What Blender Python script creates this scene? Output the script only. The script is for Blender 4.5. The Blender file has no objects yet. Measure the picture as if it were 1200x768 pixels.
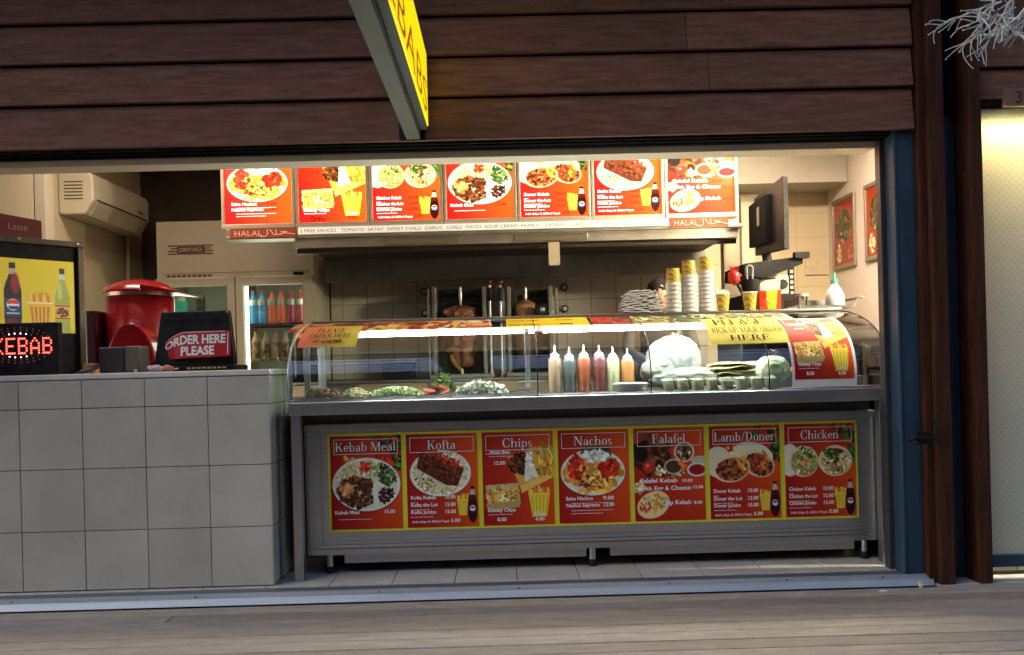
import bpy, math, random
import numpy as np
from mathutils import Vector, noise as mnoise
random.seed(7)
R = math.radians
S = bpy.context.scene
COL = S.collection

# ------------------------------------------------------------------ camera, sky, sun, exposure
FOC, CX, CY = 1085.0, 600.0, 430.0          # focal length and optical axis in pixels of the 1200 px wide photograph
D, EYE = 4.45, 1.02                         # metres from the tiled counter front, eye height
ROLL, YAW = R(1.5), R(0.6)
cam = bpy.data.objects.new('camera', bpy.data.cameras.new('camera'))
COL.objects.link(cam); S.camera = cam
cam.data.sensor_width = 36; cam.data.lens = FOC / 1200 * 36
cam.data.shift_y = (CY - 384) / 1200
cam.data.clip_start = 0.05; cam.data.clip_end = 500
cam.location = (0, -D, EYE)
from mathutils import Matrix
cam.rotation_euler = (Matrix.Rotation(-YAW, 3, 'Z') @ Matrix.Rotation(R(90), 3, 'X') @ Matrix.Rotation(-ROLL, 3, 'Z')).to_euler()

W = bpy.data.worlds.new('World'); S.world = W; W.use_nodes = True
nt = W.node_tree
sky = nt.nodes.new('ShaderNodeTexSky'); sky.sky_type = 'NISHITA'; sky.sun_disc = False
SUN_EL, SUN_AZ = R(42), R(248)
sky.sun_elevation = SUN_EL; sky.sun_rotation = SUN_AZ
bg = nt.nodes['Background']; bg.inputs['Strength'].default_value = 0.105
nt.links.new(sky.outputs[0], bg.inputs[0])
sun = bpy.data.objects.new('sun', bpy.data.lights.new('sun', 'SUN')); COL.objects.link(sun)
sun.data.energy = 0.5; sun.data.angle = R(50); sun.data.color = (1, .90, .78)
sd = Vector((math.sin(SUN_AZ) * math.cos(SUN_EL), math.cos(SUN_AZ) * math.cos(SUN_EL), math.sin(SUN_EL)))
sun.rotation_euler = sd.to_track_quat('Z', 'Y').to_euler()
S.view_settings.view_transform = 'Standard'; S.view_settings.look = 'None'
S.view_settings.exposure = 2.0; S.view_settings.gamma = 1
S.render.engine = 'CYCLES'
S.cycles.use_denoising = True
S.cycles.max_bounces = 8; S.cycles.transparent_max_bounces = 16
S.cycles.caustics_reflective = False; S.cycles.caustics_refractive = False
S.cycles.sample_clamp_indirect = 6

# ------------------------------------------------------------------ photo measurements -> metres
def ray(px, py):
    u = (px - CX) / FOC; v = -(py - CY) / FOC
    a = u * math.cos(ROLL) + v * math.sin(ROLL); b = -u * math.sin(ROLL) + v * math.cos(ROLL)
    return a * math.cos(YAW) + math.sin(YAW), math.cos(YAW) - a * math.sin(YAW), b
def at(px, py, Y):
    x, y, z = ray(px, py); t = (Y + D) / y
    return Vector((x * t, Y, EYE + z * t))

# ------------------------------------------------------------------ objects
def wloc(o):
    v = Vector((0, 0, 0))
    while o: v += o.location; o = o.parent
    return v
def tag(o, label=None, cat=None, group=None, kind=None):
    if label: o['label'] = label
    if cat: o['category'] = cat
    if group: o['group'] = group
    if kind: o['kind'] = kind
    return o
def T(name, label, cat, loc, group=None):
    o = bpy.data.objects.new(name, None); COL.objects.link(o); o.location = loc
    o.empty_display_size = .05
    return tag(o, label, cat, group)
def copy_tree(o, parent=None, delta=None):
    c = o.copy(); COL.objects.link(c)
    if parent is not None: c.parent = parent
    if delta is not None: c.location = o.location + Vector(delta)
    for ch in [k for k in o.children]: copy_tree(ch, c)
    return c

_tc = {}
def text2d(body, bold=0.0, xs=1.0):
    """outline of a line of text, cap height about 0.73, left aligned at 0"""
    k = (body, bold)
    if k not in _tc:
        cu = bpy.data.curves.new('tmp', 'FONT'); cu.body = body; cu.size = 1; cu.offset = bold; cu.resolution_u = 3
        ob = bpy.data.objects.new('tmp', cu); COL.objects.link(ob)
        me = bpy.data.meshes.new_from_object(ob)
        v = [(p.co.x, p.co.y) for p in me.vertices]; f = [tuple(p.vertices) for p in me.polygons]
        bpy.data.objects.remove(ob); bpy.data.curves.remove(cu); bpy.data.meshes.remove(me)
        _tc[k] = (v, f)
    v, f = _tc[k]
    return [(x * xs, y) for x, y in v], f

# a small slab-and-bowl serif alphabet for the printed headings
def _serif():
    G = {}
    TK, TN = .15, .055
    def arc(cx, cy, rx, ry, a0, a1, tk=TK, tn=TN, n=14):
        P = []
        for i in range(n):
            q = []
            for a, o in ((a0 + (a1 - a0) * i / n, 0), (a0 + (a1 - a0) * (i + 1) / n, 0)):
                r = R(a); t = tn + (tk - tn) * abs(math.cos(r)) ** 1.5
                q.append(((cx + rx * math.cos(r), cy + ry * math.sin(r)), (cx + (rx - t) * math.cos(r), cy + (ry - min(t, ry * .8) * .8) * math.sin(r))))
            P.append([q[0][0], q[1][0], q[1][1], q[0][1]])
        return P
    def rc(x0, y0, x1, y1): return [[(x0, y0), (x1, y0), (x1, y1), (x0, y1)]]
    def st(x, y0, y1, w=TK, t=2, b=2):
        P = rc(x, y0, x + w, y1)
        if t: P += rc(x - .07, y1 - .045, x + w + (.07 if t == 2 else 0), y1)
        if b: P += rc(x - .07, y0, x + w + .07, y0 + .045)
        return P
    def dg(x0, y0, x1, y1, w): return [[(x0, y0), (x0 + w, y0), (x1 + w, y1), (x1, y1)]]
    def sf(x, y, h=.13): return rc(x - h, y, x + h, y + .045)
    X = .64
    G['K'] = (.86, st(.1, 0, 1) + dg(.25, .4, .68, 1, .06) + dg(.64, 0, .34, .56, .16) + sf(.72, 0) + sf(.7, .955, .11))
    G['M'] = (1.1, st(.1, 0, 1, .06) + st(.84, 0, 1) + dg(.48, 0, .12, 1, .15) + dg(.5, 0, .86, 1, .06))
    G['C'] = (.84, arc(.45, .5, .4, .52, 45, 315) + rc(.72, .66, .76, 1) + rc(.72, .05, .76, .3))
    G['N'] = (.92, st(.1, 0, 1, .06) + st(.74, 0, 1, .06, 2, 0) + dg(.66, 0, .1, 1, .17))
    G['F'] = (.72, st(.1, 0, 1) + rc(.2, .955, .66, 1) + rc(.62, .72, .66, 1) + rc(.2, .5, .5, .545) + rc(.46, .4, .5, .64))
    G['E'] = (.76, st(.1, 0, 1) + rc(.2, .955, .68, 1) + rc(.64, .72, .68, 1) + rc(.2, .5, .5, .545) + rc(.46, .4, .5, .64) + rc(.2, 0, .7, .045) + rc(.66, 0, .7, .3))
    G['L'] = (.72, st(.1, 0, 1) + rc(.2, 0, .66, .045) + rc(.62, 0, .66, .3))
    G['D'] = (.88, st(.1, 0, 1, TK, 1, 1) + arc(.3, .5, .5, .5, -90, 90) + rc(.2, .955, .32, 1) + rc(.2, 0, .32, .045))
    G['P'] = (.74, st(.1, 0, 1, TK, 1) + arc(.34, .73, .32, .27, -90, 90) + rc(.2, .955, .36, 1) + rc(.2, .46, .36, .505))
    G['R'] = (.84, G['P'][1] + dg(.62, 0, .36, .48, .16) + sf(.72, 0))
    G['A'] = (.84, dg(.08, 0, .38, 1, .06) + dg(.6, 0, .33, 1, .16) + rc(.2, .3, .64, .345) + sf(.1, 0) + sf(.68, 0))
    G['S'] = (.66, arc(.32, .74, .26, .27, 30, 270, .12) + arc(.32, .26, .27, .27, -150, 90, .12) + rc(.53, .72, .57, 1) + rc(.05, 0, .09, .28))
    G['I'] = (.38, st(.12, 0, 1))
    G['H'] = (.92, st(.1, 0, 1) + st(.68, 0, 1) + rc(.2, .48, .7, .525))
    G['U'] = (.88, st(.1, .3, 1, TK, 2, 0) + st(.72, .3, 1, .06, 2, 0) + arc(.44, .32, .34, .34, 180, 360, .1))
    G['Y'] = (.84, st(.36, 0, .5, TK, 0) + dg(.36, .45, .05, 1, .16) + dg(.44, .45, .74, 1, .06) + sf(.12, .955) + sf(.76, .955, .1))
    G['O'] = (.9, arc(.45, .5, .41, .52, 0, 360, TK, TN, 22))
    G['/'] = (.5, dg(.02, -.1, .4, 1.05, .07))
    G['a'] = (.58, st(.38, 0, .42, .13, 0, 0) + arc(.3, .42, .21, .22, 0, 165, .12) + arc(.26, .17, .22, .19, 20, 340, .12) + rc(.45, 0, .58, .045))
    G['b'] = (.64, st(.08, 0, 1, .13, 1, 0) + arc(.34, X / 2, .26, X / 2, -160, 160, .13))
    G['d'] = (.64, st(.42, 0, 1, .13, 1, 0) + arc(.3, X / 2, .26, X / 2, 20, 340, .13))
    G['c'] = (.52, arc(.3, X / 2, .26, X / 2, 50, 310, .13))
    G['e'] = (.56, arc(.3, X / 2, .26, X / 2, 0, 315, .13) + rc(.1, X / 2, .54, X / 2 + .05))
    G['f'] = (.38, st(.12, 0, .8, .13, 0) + arc(.34, .8, .22, .22, 20, 180, .12) + rc(.02, X - .05, .38, X))
    G['h'] = (.7, st(.08, 0, 1, .13, 1) + st(.48, 0, .4, .13, 0) + arc(.37, .4, .24, .24, 0, 180, .12))
    G['i'] = (.32, st(.1, 0, X, .13, 1) + arc(.165, .85, .08, .09, 0, 360, .08, .08, 8))
    G['k'] = (.66, st(.08, 0, 1, .13, 1) + dg(.2, .25, .46, X, .06) + dg(.46, 0, .26, .36, .15) + sf(.54, 0, .1) + sf(.48, X - .045, .1))
    G['l'] = (.32, st(.1, 0, 1, .13, 1))
    G['n'] = (.7, st(.08, 0, X, .13, 1) + st(.48, 0, .4, .13, 0) + arc(.37, .4, .24, .24, 0, 180, .12))
    G['m'] = (1.06, G['n'][1] + st(.84, 0, .4, .13, 0) + arc(.73, .4, .24, .24, 0, 180, .12))
    G['o'] = (.6, arc(.3, X / 2, .27, X / 2 + .01, 0, 360, .13, .05, 18))
    G['p'] = (.64, st(.08, -.28, X, .13, 1) + arc(.34, X / 2, .26, X / 2, -160, 160, .13))
    G['r'] = (.48, st(.08, 0, X, .13, 1) + arc(.36, .42, .2, .22, 60, 180, .1))
    G['s'] = (.46, arc(.23, .47, .18, .17, 30, 270, .1) + arc(.22, .17, .19, .17, -150, 90, .1))
    G['t'] = (.4, st(.12, .06, .82, .13, 0, 0) + rc(.02, X - .05, .38, X) + arc(.3, .16, .18, .17, 180, 330, .1))
    return G
SER = _serif()
def serif2d(body, track=.03):
    V, F, x = [], [], 0
    for c in body:
        if c == ' ': x += .34; continue
        adv, P = SER[c]
        for p in P:
            F.append(tuple(range(len(V), len(V) + len(p)))); V += [(x + a, b) for a, b in p]
        x += adv + track
    return V, F, x

class MB:
    def __init__(s): s.v = []; s.f = []
    def add(s, V, F):
        n = len(s.v); s.v += [tuple(p) for p in V]; s.f += [tuple(i + n for i in f) for f in F]; return s
    def box(s, x0, x1, y0, y1, z0, z1):
        return s.add([(x0, y0, z0), (x1, y0, z0), (x1, y1, z0), (x0, y1, z0), (x0, y0, z1), (x1, y0, z1), (x1, y1, z1), (x0, y1, z1)],
                     [(0, 3, 2, 1), (4, 5, 6, 7), (0, 1, 5, 4), (1, 2, 6, 5), (2, 3, 7, 6), (3, 0, 4, 7)])
    def prism(s, pts, vec):
        n = len(pts); v = Vector(vec)
        return s.add([Vector(p) for p in pts] + [Vector(p) + v for p in pts],
                     [tuple(range(n))[::-1], tuple(range(n, 2 * n))] + [(i, (i + 1) % n, n + (i + 1) % n, n + i) for i in range(n)])
    def cyl(s, p0, p1, r0, r1=None, n=14, cap=True):
        p0, p1 = Vector(p0), Vector(p1); r1 = r0 if r1 is None else r1
        d = (p1 - p0).normalized(); a = d.orthogonal().normalized(); b = d.cross(a)
        V = [p + (a * math.cos(2 * math.pi * i / n) + b * math.sin(2 * math.pi * i / n)) * r for p, r in ((p0, r0), (p1, r1)) for i in range(n)]
        F = [(i, (i + 1) % n, n + (i + 1) % n, n + i) for i in range(n)]
        if cap: F += [tuple(range(n))[::-1], tuple(range(n, 2 * n))]
        return s.add(V, F)
    def tube(s, pts, r, n=8, r1=None):
        P = [Vector(p) for p in pts]; r1 = r if r1 is None else r1; V = []; up = None
        for i, p in enumerate(P):
            d = (P[min(i + 1, len(P) - 1)] - P[max(i - 1, 0)]).normalized()
            a = d.orthogonal().normalized() if up is None else (up - d * up.dot(d)).normalized()
            up = a; b = d.cross(a); rr = r + (r1 - r) * i / max(1, len(P) - 1)
            V += [p + (a * math.cos(2 * math.pi * k / n) + b * math.sin(2 * math.pi * k / n)) * rr for k in range(n)]
        F = [(i * n + k, i * n + (k + 1) % n, (i + 1) * n + (k + 1) % n, (i + 1) * n + k) for i in range(len(P) - 1) for k in range(n)]
        F += [tuple(range(n))[::-1], tuple(range((len(P) - 1) * n, len(P) * n))]
        return s.add(V, F)
    def lathe(s, c, prof, n=20, cap=True):
        V = [(c[0] + r * math.cos(2 * math.pi * k / n), c[1] + r * math.sin(2 * math.pi * k / n), c[2] + z) for r, z in prof for k in range(n)]
        F = [(i * n + k, i * n + (k + 1) % n, (i + 1) * n + (k + 1) % n, (i + 1) * n + k) for i in range(len(prof) - 1) for k in range(n)]
        if cap: F += [tuple(range(n))[::-1], tuple(range((len(prof) - 1) * n, len(prof) * n))]
        return s.add(V, F)
    def ell(s, c, r, n=12, m=8, jit=0, seed=0, fr=6):
        V, F = [], []
        for j in range(m + 1):
            th = math.pi * j / m
            for i in range(n):
                ph = 2 * math.pi * i / n
                d = Vector((math.sin(th) * math.cos(ph), math.sin(th) * math.sin(ph), math.cos(th)))
                k = 1 + jit * mnoise.noise(d * fr / 3 + Vector((seed, seed * 1.7, 0))) if jit else 1
                V.append((c[0] + d.x * r[0] * k, c[1] + d.y * r[1] * k, c[2] + d.z * r[2] * k))
        for j in range(m):
            for i in range(n): F.append((j * n + i, (j + 1) * n + i, (j + 1) * n + (i + 1) % n, j * n + (i + 1) % n))
        return s.add(V, F)
    def txt(s, body, size, fn, align='l', bold=0.0, xs=1.0, width=None, serif=False):
        """size = cap height; fn maps (x, y) metres on the surface to 3-D"""
        if serif: V, F, w = serif2d(body); k = size
        else:
            V, F = text2d(body, bold); k = size / .73; w = max([p[0] for p in V] + [0])
        kx = k * xs
        if width: kx = width / w
        o = {'l': 0, 'c': -w * kx / 2, 'r': -w * kx}[align]
        return s.add([fn(x * kx + o, y * k) for x, y in V], F)
    def xf(s, M): s.v = [tuple(M @ Vector(p)) for p in s.v]; return s
    def build(s, name, mat, parent=None, bevel=0, smooth=None, loc=None, seg=2):
        me = bpy.data.meshes.new(name); o = bpy.data.objects.new(name, me); COL.objects.link(o)
        base = wloc(parent) if parent else Vector((0, 0, 0))
        if loc is not None: o.location = Vector(loc) - base; base = Vector(loc)
        if parent: o.parent = parent
        me.from_pydata([(p[0] - base.x, p[1] - base.y, p[2] - base.z) for p in s.v], [], s.f)
        if mat: me.materials.append(mat)
        if smooth is not None:
            me.polygons.foreach_set('use_smooth', [True] * len(me.polygons)); me.set_sharp_from_angle(angle=R(smooth))
        if bevel:
            b = o.modifiers.new('b', 'BEVEL'); b.width = bevel; b.segments = seg; b.limit_method = 'ANGLE'; b.angle_limit = R(40)
            b.harden_normals = False
        me.update()
        return o

# ------------------------------------------------------------------ materials
def rgb(*c): return (c[0], c[1], c[2], 1)
def s2l(r, g, b):
    f = lambda c: (c / 255 / 12.92) if c / 255 <= .04045 else ((c / 255 + .055) / 1.055) ** 2.4
    return (f(r), f(g), f(b))
_mats = {}
def M(name, col, rough=.5, metal=0, col2=None, nscale=8, stretch=(1, 1, 1), bump=0, bscale=40, emit=0, ecol=None, rvar=0, trans=0, sub=0, coat=0, detail=6, orand=0, isl=False, ramp=(.35, .65), spec=None):
    if name in _mats: return _mats[name]
    m = bpy.data.materials.new(name); m.use_nodes = True; n = m.node_tree; L = n.links.new
    p = n.nodes['Principled BSDF']
    p.inputs['Base Color'].default_value = rgb(*col); p.inputs['Roughness'].default_value = rough; p.inputs['Metallic'].default_value = metal
    if spec is not None: p.inputs['Specular IOR Level'].default_value = spec
    if coat: p.inputs['Coat Weight'].default_value = coat; p.inputs['Coat Roughness'].default_value = .08
    if trans: p.inputs['Transmission Weight'].default_value = trans; p.inputs['IOR'].default_value = 1.4
    if sub: p.inputs['Subsurface Weight'].default_value = sub; p.inputs['Subsurface Radius'].default_value = (.01, .006, .004)
    if emit: p.inputs['Emission Strength'].default_value = emit; p.inputs['Emission Color'].default_value = rgb(*(ecol or col))
    tc = n.nodes.new('ShaderNodeTexCoord'); mp = n.nodes.new('ShaderNodeMapping'); mp.inputs['Scale'].default_value = stretch
    oi = n.nodes.new('ShaderNodeObjectInfo'); ad = n.nodes.new('ShaderNodeVectorMath'); ad.operation = 'ADD'
    L(tc.outputs['Object'], mp.inputs[0]); L(mp.outputs[0], ad.inputs[0]); L(oi.outputs['Location'], ad.inputs[1])
    if col2 or rvar:
        no = n.nodes.new('ShaderNodeTexNoise'); no.inputs['Scale'].default_value = nscale; no.inputs['Detail'].default_value = detail
        no.inputs['Roughness'].default_value = .65
        L(ad.outputs[0], no.inputs['Vector'])
        cr = n.nodes.new('ShaderNodeValToRGB'); cr.color_ramp.elements[0].position, cr.color_ramp.elements[1].position = ramp
        cr.color_ramp.elements[0].color = rgb(*col); cr.color_ramp.elements[1].color = rgb(*(col2 or col))
        L(no.outputs[0], cr.inputs[0]); L(cr.outputs[0], p.inputs['Base Color'])
        if rvar:
            mr = n.nodes.new('ShaderNodeMapRange'); mr.inputs['To Min'].default_value = rough - rvar; mr.inputs['To Max'].default_value = rough + rvar
            L(no.outputs[0], mr.inputs[0]); L(mr.outputs[0], p.inputs['Roughness'])
    if orand:
        src = p.inputs['Base Color'].links[0].from_socket if p.inputs['Base Color'].links else None
        hs = n.nodes.new('ShaderNodeHueSaturation'); mr2 = n.nodes.new('ShaderNodeMapRange'); mr2.inputs['To Min'].default_value = 1 - orand; mr2.inputs['To Max'].default_value = 1 + orand
        L(n.nodes.new('ShaderNodeNewGeometry').outputs['Random Per Island'] if isl else oi.outputs['Random'], mr2.inputs[0]); L(mr2.outputs[0], hs.inputs['Value'])
        if src: L(src, hs.inputs['Color'])
        L(hs.outputs[0], p.inputs['Base Color'])
    if bump:
        nb = n.nodes.new('ShaderNodeTexNoise'); nb.inputs['Scale'].default_value = bscale; nb.inputs['Detail'].default_value = 5
        bp = n.nodes.new('ShaderNodeBump'); bp.inputs['Strength'].default_value = bump; bp.inputs['Distance'].default_value = .004
        L(ad.outputs[0], nb.inputs['Vector']); L(nb.outputs[0], bp.inputs['Height']); L(bp.outputs[0], p.inputs['Normal'])
    _mats[name] = m
    return m
def art_mat(name, emit=0, rough=.35):
    """printed artwork: colours stored on the mesh"""
    m = M(name, (.5, .5, .5), rough=rough); n = m.node_tree
    a = n.nodes.new('ShaderNodeAttribute'); a.attribute_name = 'Col'
    p = n.nodes['Principled BSDF']; n.links.new(a.outputs['Color'], p.inputs['Base Color'])
    if emit:
        mu = n.nodes.new('ShaderNodeMix'); mu.data_type = 'RGBA'; mu.blend_type = 'MULTIPLY'; mu.inputs[0].default_value = 1; mu.inputs[7].default_value = (1, .86, .56, 1)
        n.links.new(a.outputs['Color'], mu.inputs[6]); n.links.new(mu.outputs[2], p.inputs['Emission Color']); p.inputs['Emission Strength'].default_value = emit
    return m
def glass_mat(name, tint=(.9, .97, .95), ior=1.5, rough=.0, film=0, base=.0):
    """thin clear pane"""
    m = bpy.data.materials.new(name); m.use_nodes = True; n = m.node_tree; L = n.links.new
    n.nodes.remove(n.nodes['Principled BSDF']); out = n.nodes['Material Output']
    tr = n.nodes.new('ShaderNodeBsdfTransparent'); tr.inputs[0].default_value = rgb(*tint)
    gl = n.nodes.new('ShaderNodeBsdfGlossy'); gl.inputs['Roughness'].default_value = rough; gl.inputs[0].default_value = (1, 1, 1, 1)
    fr = n.nodes.new('ShaderNodeFresnel'); fr.inputs[0].default_value = ior
    mx = n.nodes.new('ShaderNodeMixShader')
    if base:
        mt = n.nodes.new('ShaderNodeMath'); mt.operation = 'ADD'; mt.inputs[1].default_value = base; mt.use_clamp = True
        L(fr.outputs[0], mt.inputs[0]); L(mt.outputs[0], mx.inputs[0])
    else: L(fr.outputs[0], mx.inputs[0])
    L(tr.outputs[0], mx.inputs[1]); L(gl.outputs[0], mx.inputs[2])
    L(mx.outputs[0], out.inputs[0])
    return m
def brick_mat(name, col, col2, grout, w, h, mort=.006, rough=.3, plane='xz', shift=(0, 0)):
    m = M(name, col, rough=rough); n = m.node_tree; L = n.links.new
    tc = n.nodes.new('ShaderNodeTexCoord'); sp = n.nodes.new('ShaderNodeSeparateXYZ'); cb = n.nodes.new('ShaderNodeCombineXYZ')
    L(tc.outputs['Object'], sp.inputs[0])
    for k, ax in enumerate(plane):
        ad = n.nodes.new('ShaderNodeMath'); ad.inputs[1].default_value = shift[k]
        L(sp.outputs['xyz'.index(ax)], ad.inputs[0]); L(ad.outputs[0], cb.inputs[k])
    b = n.nodes.new('ShaderNodeTexBrick'); b.offset = 0; b.squash = 1
    b.inputs['Scale'].default_value = 1; b.inputs['Brick Width'].default_value = w; b.inputs['Row Height'].default_value = h
    b.inputs['Mortar Size'].default_value = mort; b.inputs['Mortar Smooth'].default_value = .1
    b.inputs['Color1'].default_value = rgb(*col); b.inputs['Color2'].default_value = rgb(*col2); b.inputs['Mortar'].default_value = rgb(*grout)
    L(cb.outputs[0], b.inputs[0]); L(b.outputs[0], n.nodes['Principled BSDF'].inputs['Base Color'])
    bp = n.nodes.new('ShaderNodeBump'); bp.invert = True; bp.inputs['Distance'].default_value = .002; bp.inputs['Strength'].default_value = .5
    L(b.outputs['Fac'], bp.inputs['Height']); L(bp.outputs[0], n.nodes['Principled BSDF'].inputs['Normal'])
    return m

mWood = M('dark_stained_timber', (.105, .042, .027), .9, col2=(.245, .112, .074), nscale=9, stretch=(.6, 3, 5), bump=.8, bscale=75, rvar=.08, ramp=(.3, .7), orand=.22)
mWoodR = M('red_brown_timber', (.030, .009, .004), .75, col2=(.070, .022, .011), spec=.2, nscale=9, stretch=(6, 3, .4), bump=.35, bscale=50)
mDeck = M('weathered_deck', (.20, .172, .142), .9, col2=(.32, .28, .238), nscale=7, stretch=(1.0, 3.4, 2), bump=1, bscale=60, rvar=.1, ramp=(.3, .75), orand=.2, isl=True)
mTile = M('grey_wall_tile', (.38, .36, .315), .32, col2=(.48, .46, .41), nscale=2.2, bump=.05, bscale=30, rvar=.08, orand=.05, isl=True)
mGrout = M('dark_grout', (.06, .058, .055), .9, col2=(.12, .11, .1), nscale=12)
mFloorT = M('floor_tile', (.40, .38, .34), .4, col2=(.52, .50, .46), nscale=4, rvar=.1)
mAlu = M('aluminium', (.34, .38, .43), .6, .7, col2=(.44, .48, .54), nscale=5, stretch=(.3, 6, 6), rvar=.1, bump=.1, bscale=80)
mAluD = M('grooved_aluminium', (.22, .26, .30), .45, .8, col2=(.34, .38, .43), nscale=6, stretch=(.3, 6, 6))
mSteel = M('brushed_steel', (.44, .45, .46), .34, .95, col2=(.50, .51, .52), nscale=3, stretch=(.5, 5, 5), rvar=.05, detail=3)
mSteelV = M('brushed_steel_upright', (.42, .43, .44), .36, .95, col2=(.48, .49, .50), nscale=3, stretch=(5, 5, .5), rvar=.05, detail=3)
mSteelD = M('dull_dark_steel', (.16, .155, .15), .45, .8, col2=(.25, .24, .22), nscale=5, rvar=.08)
mHood = M('hood_steel', (.36, .33, .28), .42, .75, col2=(.50, .46, .38), nscale=4, rvar=.1)
mFrame = M('champagne_frame', (.62, .55, .42), .4, .35, col2=(.7, .62, .48), nscale=5)
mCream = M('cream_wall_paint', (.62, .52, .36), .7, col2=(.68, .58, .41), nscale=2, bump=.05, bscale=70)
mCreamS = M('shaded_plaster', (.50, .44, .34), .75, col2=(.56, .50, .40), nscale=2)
mLintel = M('lintel_paint', (.72, .62, .48), .6, col2=(.76, .66, .52), nscale=3)
mCeil = M('ceiling_paint', (.55, .50, .42), .8, col2=(.6, .55, .46), nscale=2)
mBrownW = M('dark_brown_board', (.05, .035, .022), .7, col2=(.08, .055, .035), nscale=3)
mBlack = M('black_plastic', (.006, .006, .0065), .5, spec=.15, col2=(.02, .02, .021), nscale=20)
mBlackM = M('black_painted_metal', (.007, .0065, .006), .7, spec=.12, col2=(.03, .028, .026), nscale=14)
mTrack = M('black_door_track', (.004, .0045, .005), .9, col2=(.006, .0065, .007), spec=.05, nscale=9)
mBlue = M('blue_painted_post', (.012, .040, .075), .5, col2=(.020, .055, .10), nscale=6, stretch=(3, 3, .6), bump=.15, bscale=60, rvar=.1)
mBlueD = M('dark_blue_panel', (.012, .030, .055), .5, col2=(.02, .045, .075), nscale=5)
mWhiteP = M('white_plastic', (.75, .75, .73), .4, col2=(.8, .8, .78), nscale=9)
mPaper = M('white_paper', (.78, .78, .77), .8, col2=(.70, .70, .70), nscale=10)
mIvory = M('ivory_enamel', (.55, .49, .37), .45, col2=(.60, .54, .42), nscale=3)
mRedGloss = M('glossy_red_plastic', (.28, .008, .012), .22, col2=(.34, .012, .016), nscale=4, coat=.5)
mRedSign = M('red_vinyl', (.42, .015, .022), .4, col2=(.48, .02, .026), nscale=8)
mWhiteInk = M('white_ink', (.82, .82, .84), .5)
mBlackInk = M('black_ink', (.012, .012, .01), 1, spec=0)
mYellow = M('yellow_border_print', (.62, .60, .03), .4, col2=(.68, .66, .04), nscale=6)
mYelSign = M('yellow_green_card', (.50, .47, .07), .7, spec=.2, col2=(.58, .50, .09), nscale=4)
mOraSign = M('orange_red_card', (.42, .12, .05), .45, col2=(.50, .16, .07), nscale=3)
mGlass = glass_mat('case_glass', base=.08)
mGlassE = glass_mat('edge_glass', (.75, .92, .85), base=.06)
mGlassF = glass_mat('fridge_glass', (.86, .9, .86))

# ------------------------------------------------------------------ printed artwork (drawn in numpy, stored as mesh colours)
class Art:
    def __init__(s, w, h, k=1.7, seed=1):
        s.w, s.h, s.k = w, h, k; s.nx, s.ny = int(w * k) + 1, int(h * k) + 1
        s.X, s.Y = np.meshgrid(np.linspace(0, w, s.nx), np.linspace(0, h, s.ny)); s.A = np.zeros((s.ny, s.nx, 3)); s.r = np.random.RandomState(seed)
    def put(s, m, c, sl=None):
        c = np.array(s2l(*c)); A = s.A if sl is None else s.A[sl]
        A[...] = A * (1 - m[..., None]) + c * m[..., None]
    def grad(s, c0, c1, fx=1, fy=0, pw=1):
        t = np.clip((s.X / s.w * fx + s.Y / s.h * fy) / (abs(fx) + abs(fy)) + (0 if fy >= 0 else abs(fy) / (abs(fx) + abs(fy))), 0, 1) ** pw
        a, b = np.array(s2l(*c0)), np.array(s2l(*c1)); s.A[...] = a + (b - a) * t[..., None]
    def ell(s, cx, cy, rx, ry, c, rot=0, soft=.7, op=1, jag=0):
        e = max(rx, ry) + 2
        j0, j1 = max(0, int((cy - e) * s.k)), min(s.ny, int((cy + e) * s.k) + 2); i0, i1 = max(0, int((cx - e) * s.k)), min(s.nx, int((cx + e) * s.k) + 2)
        if j0 >= j1 or i0 >= i1: return
        sl = (slice(j0, j1), slice(i0, i1)); x, y = s.X[sl] - cx, s.Y[sl] - cy; a = R(rot)
        u = (x * math.cos(a) + y * math.sin(a)) / rx; v = (-x * math.sin(a) + y * math.cos(a)) / ry
        d = np.sqrt(u * u + v * v)
        if jag: d = d + jag * np.sin(np.arctan2(v, u) * 7 + cx)
        s.put(np.clip((1 - d) * min(rx, ry) / soft + .5, 0, 1) * op, c, sl)
    def rect(s, x0, y0, x1, y1, c, op=1): s.put(((s.X >= x0) & (s.X <= x1) & (s.Y >= y0) & (s.Y <= y1)) * float(op), c)
    def poly(s, pts, c, op=1):
        m = np.zeros(s.X.shape, bool); n = len(pts)
        for i in range(n):
            (xa, ya), (xb, yb) = pts[i], pts[(i + 1) % n]
            if ya == yb: continue
            m ^= ((s.Y >= min(ya, yb)) & (s.Y < max(ya, yb)) & (s.X < (xb - xa) * (s.Y - ya) / (yb - ya) + xa))
        s.put(m * float(op), c)
    def scat(s, cx, cy, rx, ry, cols, n, s0, s1, rot=0, el=2.2, ang=None, clip=None):
        for _ in range(n):
            t, q = s.r.rand() * 6.283, math.sqrt(s.r.rand()); a = R(rot)
            x, y = rx * q * math.cos(t), ry * q * math.sin(t)
            px, py = cx + x * math.cos(a) - y * math.sin(a), cy + x * math.sin(a) + y * math.cos(a)
            if clip and ((px - clip[0]) / clip[2]) ** 2 + ((py - clip[1]) / clip[3]) ** 2 > 1: continue
            z = (s0 + s.r.rand() * (s1 - s0)) * .82; c = cols[s.r.randint(len(cols))]; b = .75 + .5 * s.r.rand()
            s.ell(px, py, z * (1 + (el - 1) * s.r.rand()), z, tuple(min(255, k * b) for k in c), (s.r.rand() * 180 if ang is None else ang + s.r.randn() * 12), .5)
MEAT = [(70, 38, 22), (98, 52, 28), (48, 24, 14), (125, 70, 38), (60, 28, 20)]
LETT = [(150, 175, 90), (190, 205, 130), (110, 140, 60), (215, 220, 165)]
GREEN = [(30, 62, 25), (45, 85, 32), (20, 40, 18), (80, 115, 50)]
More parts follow.
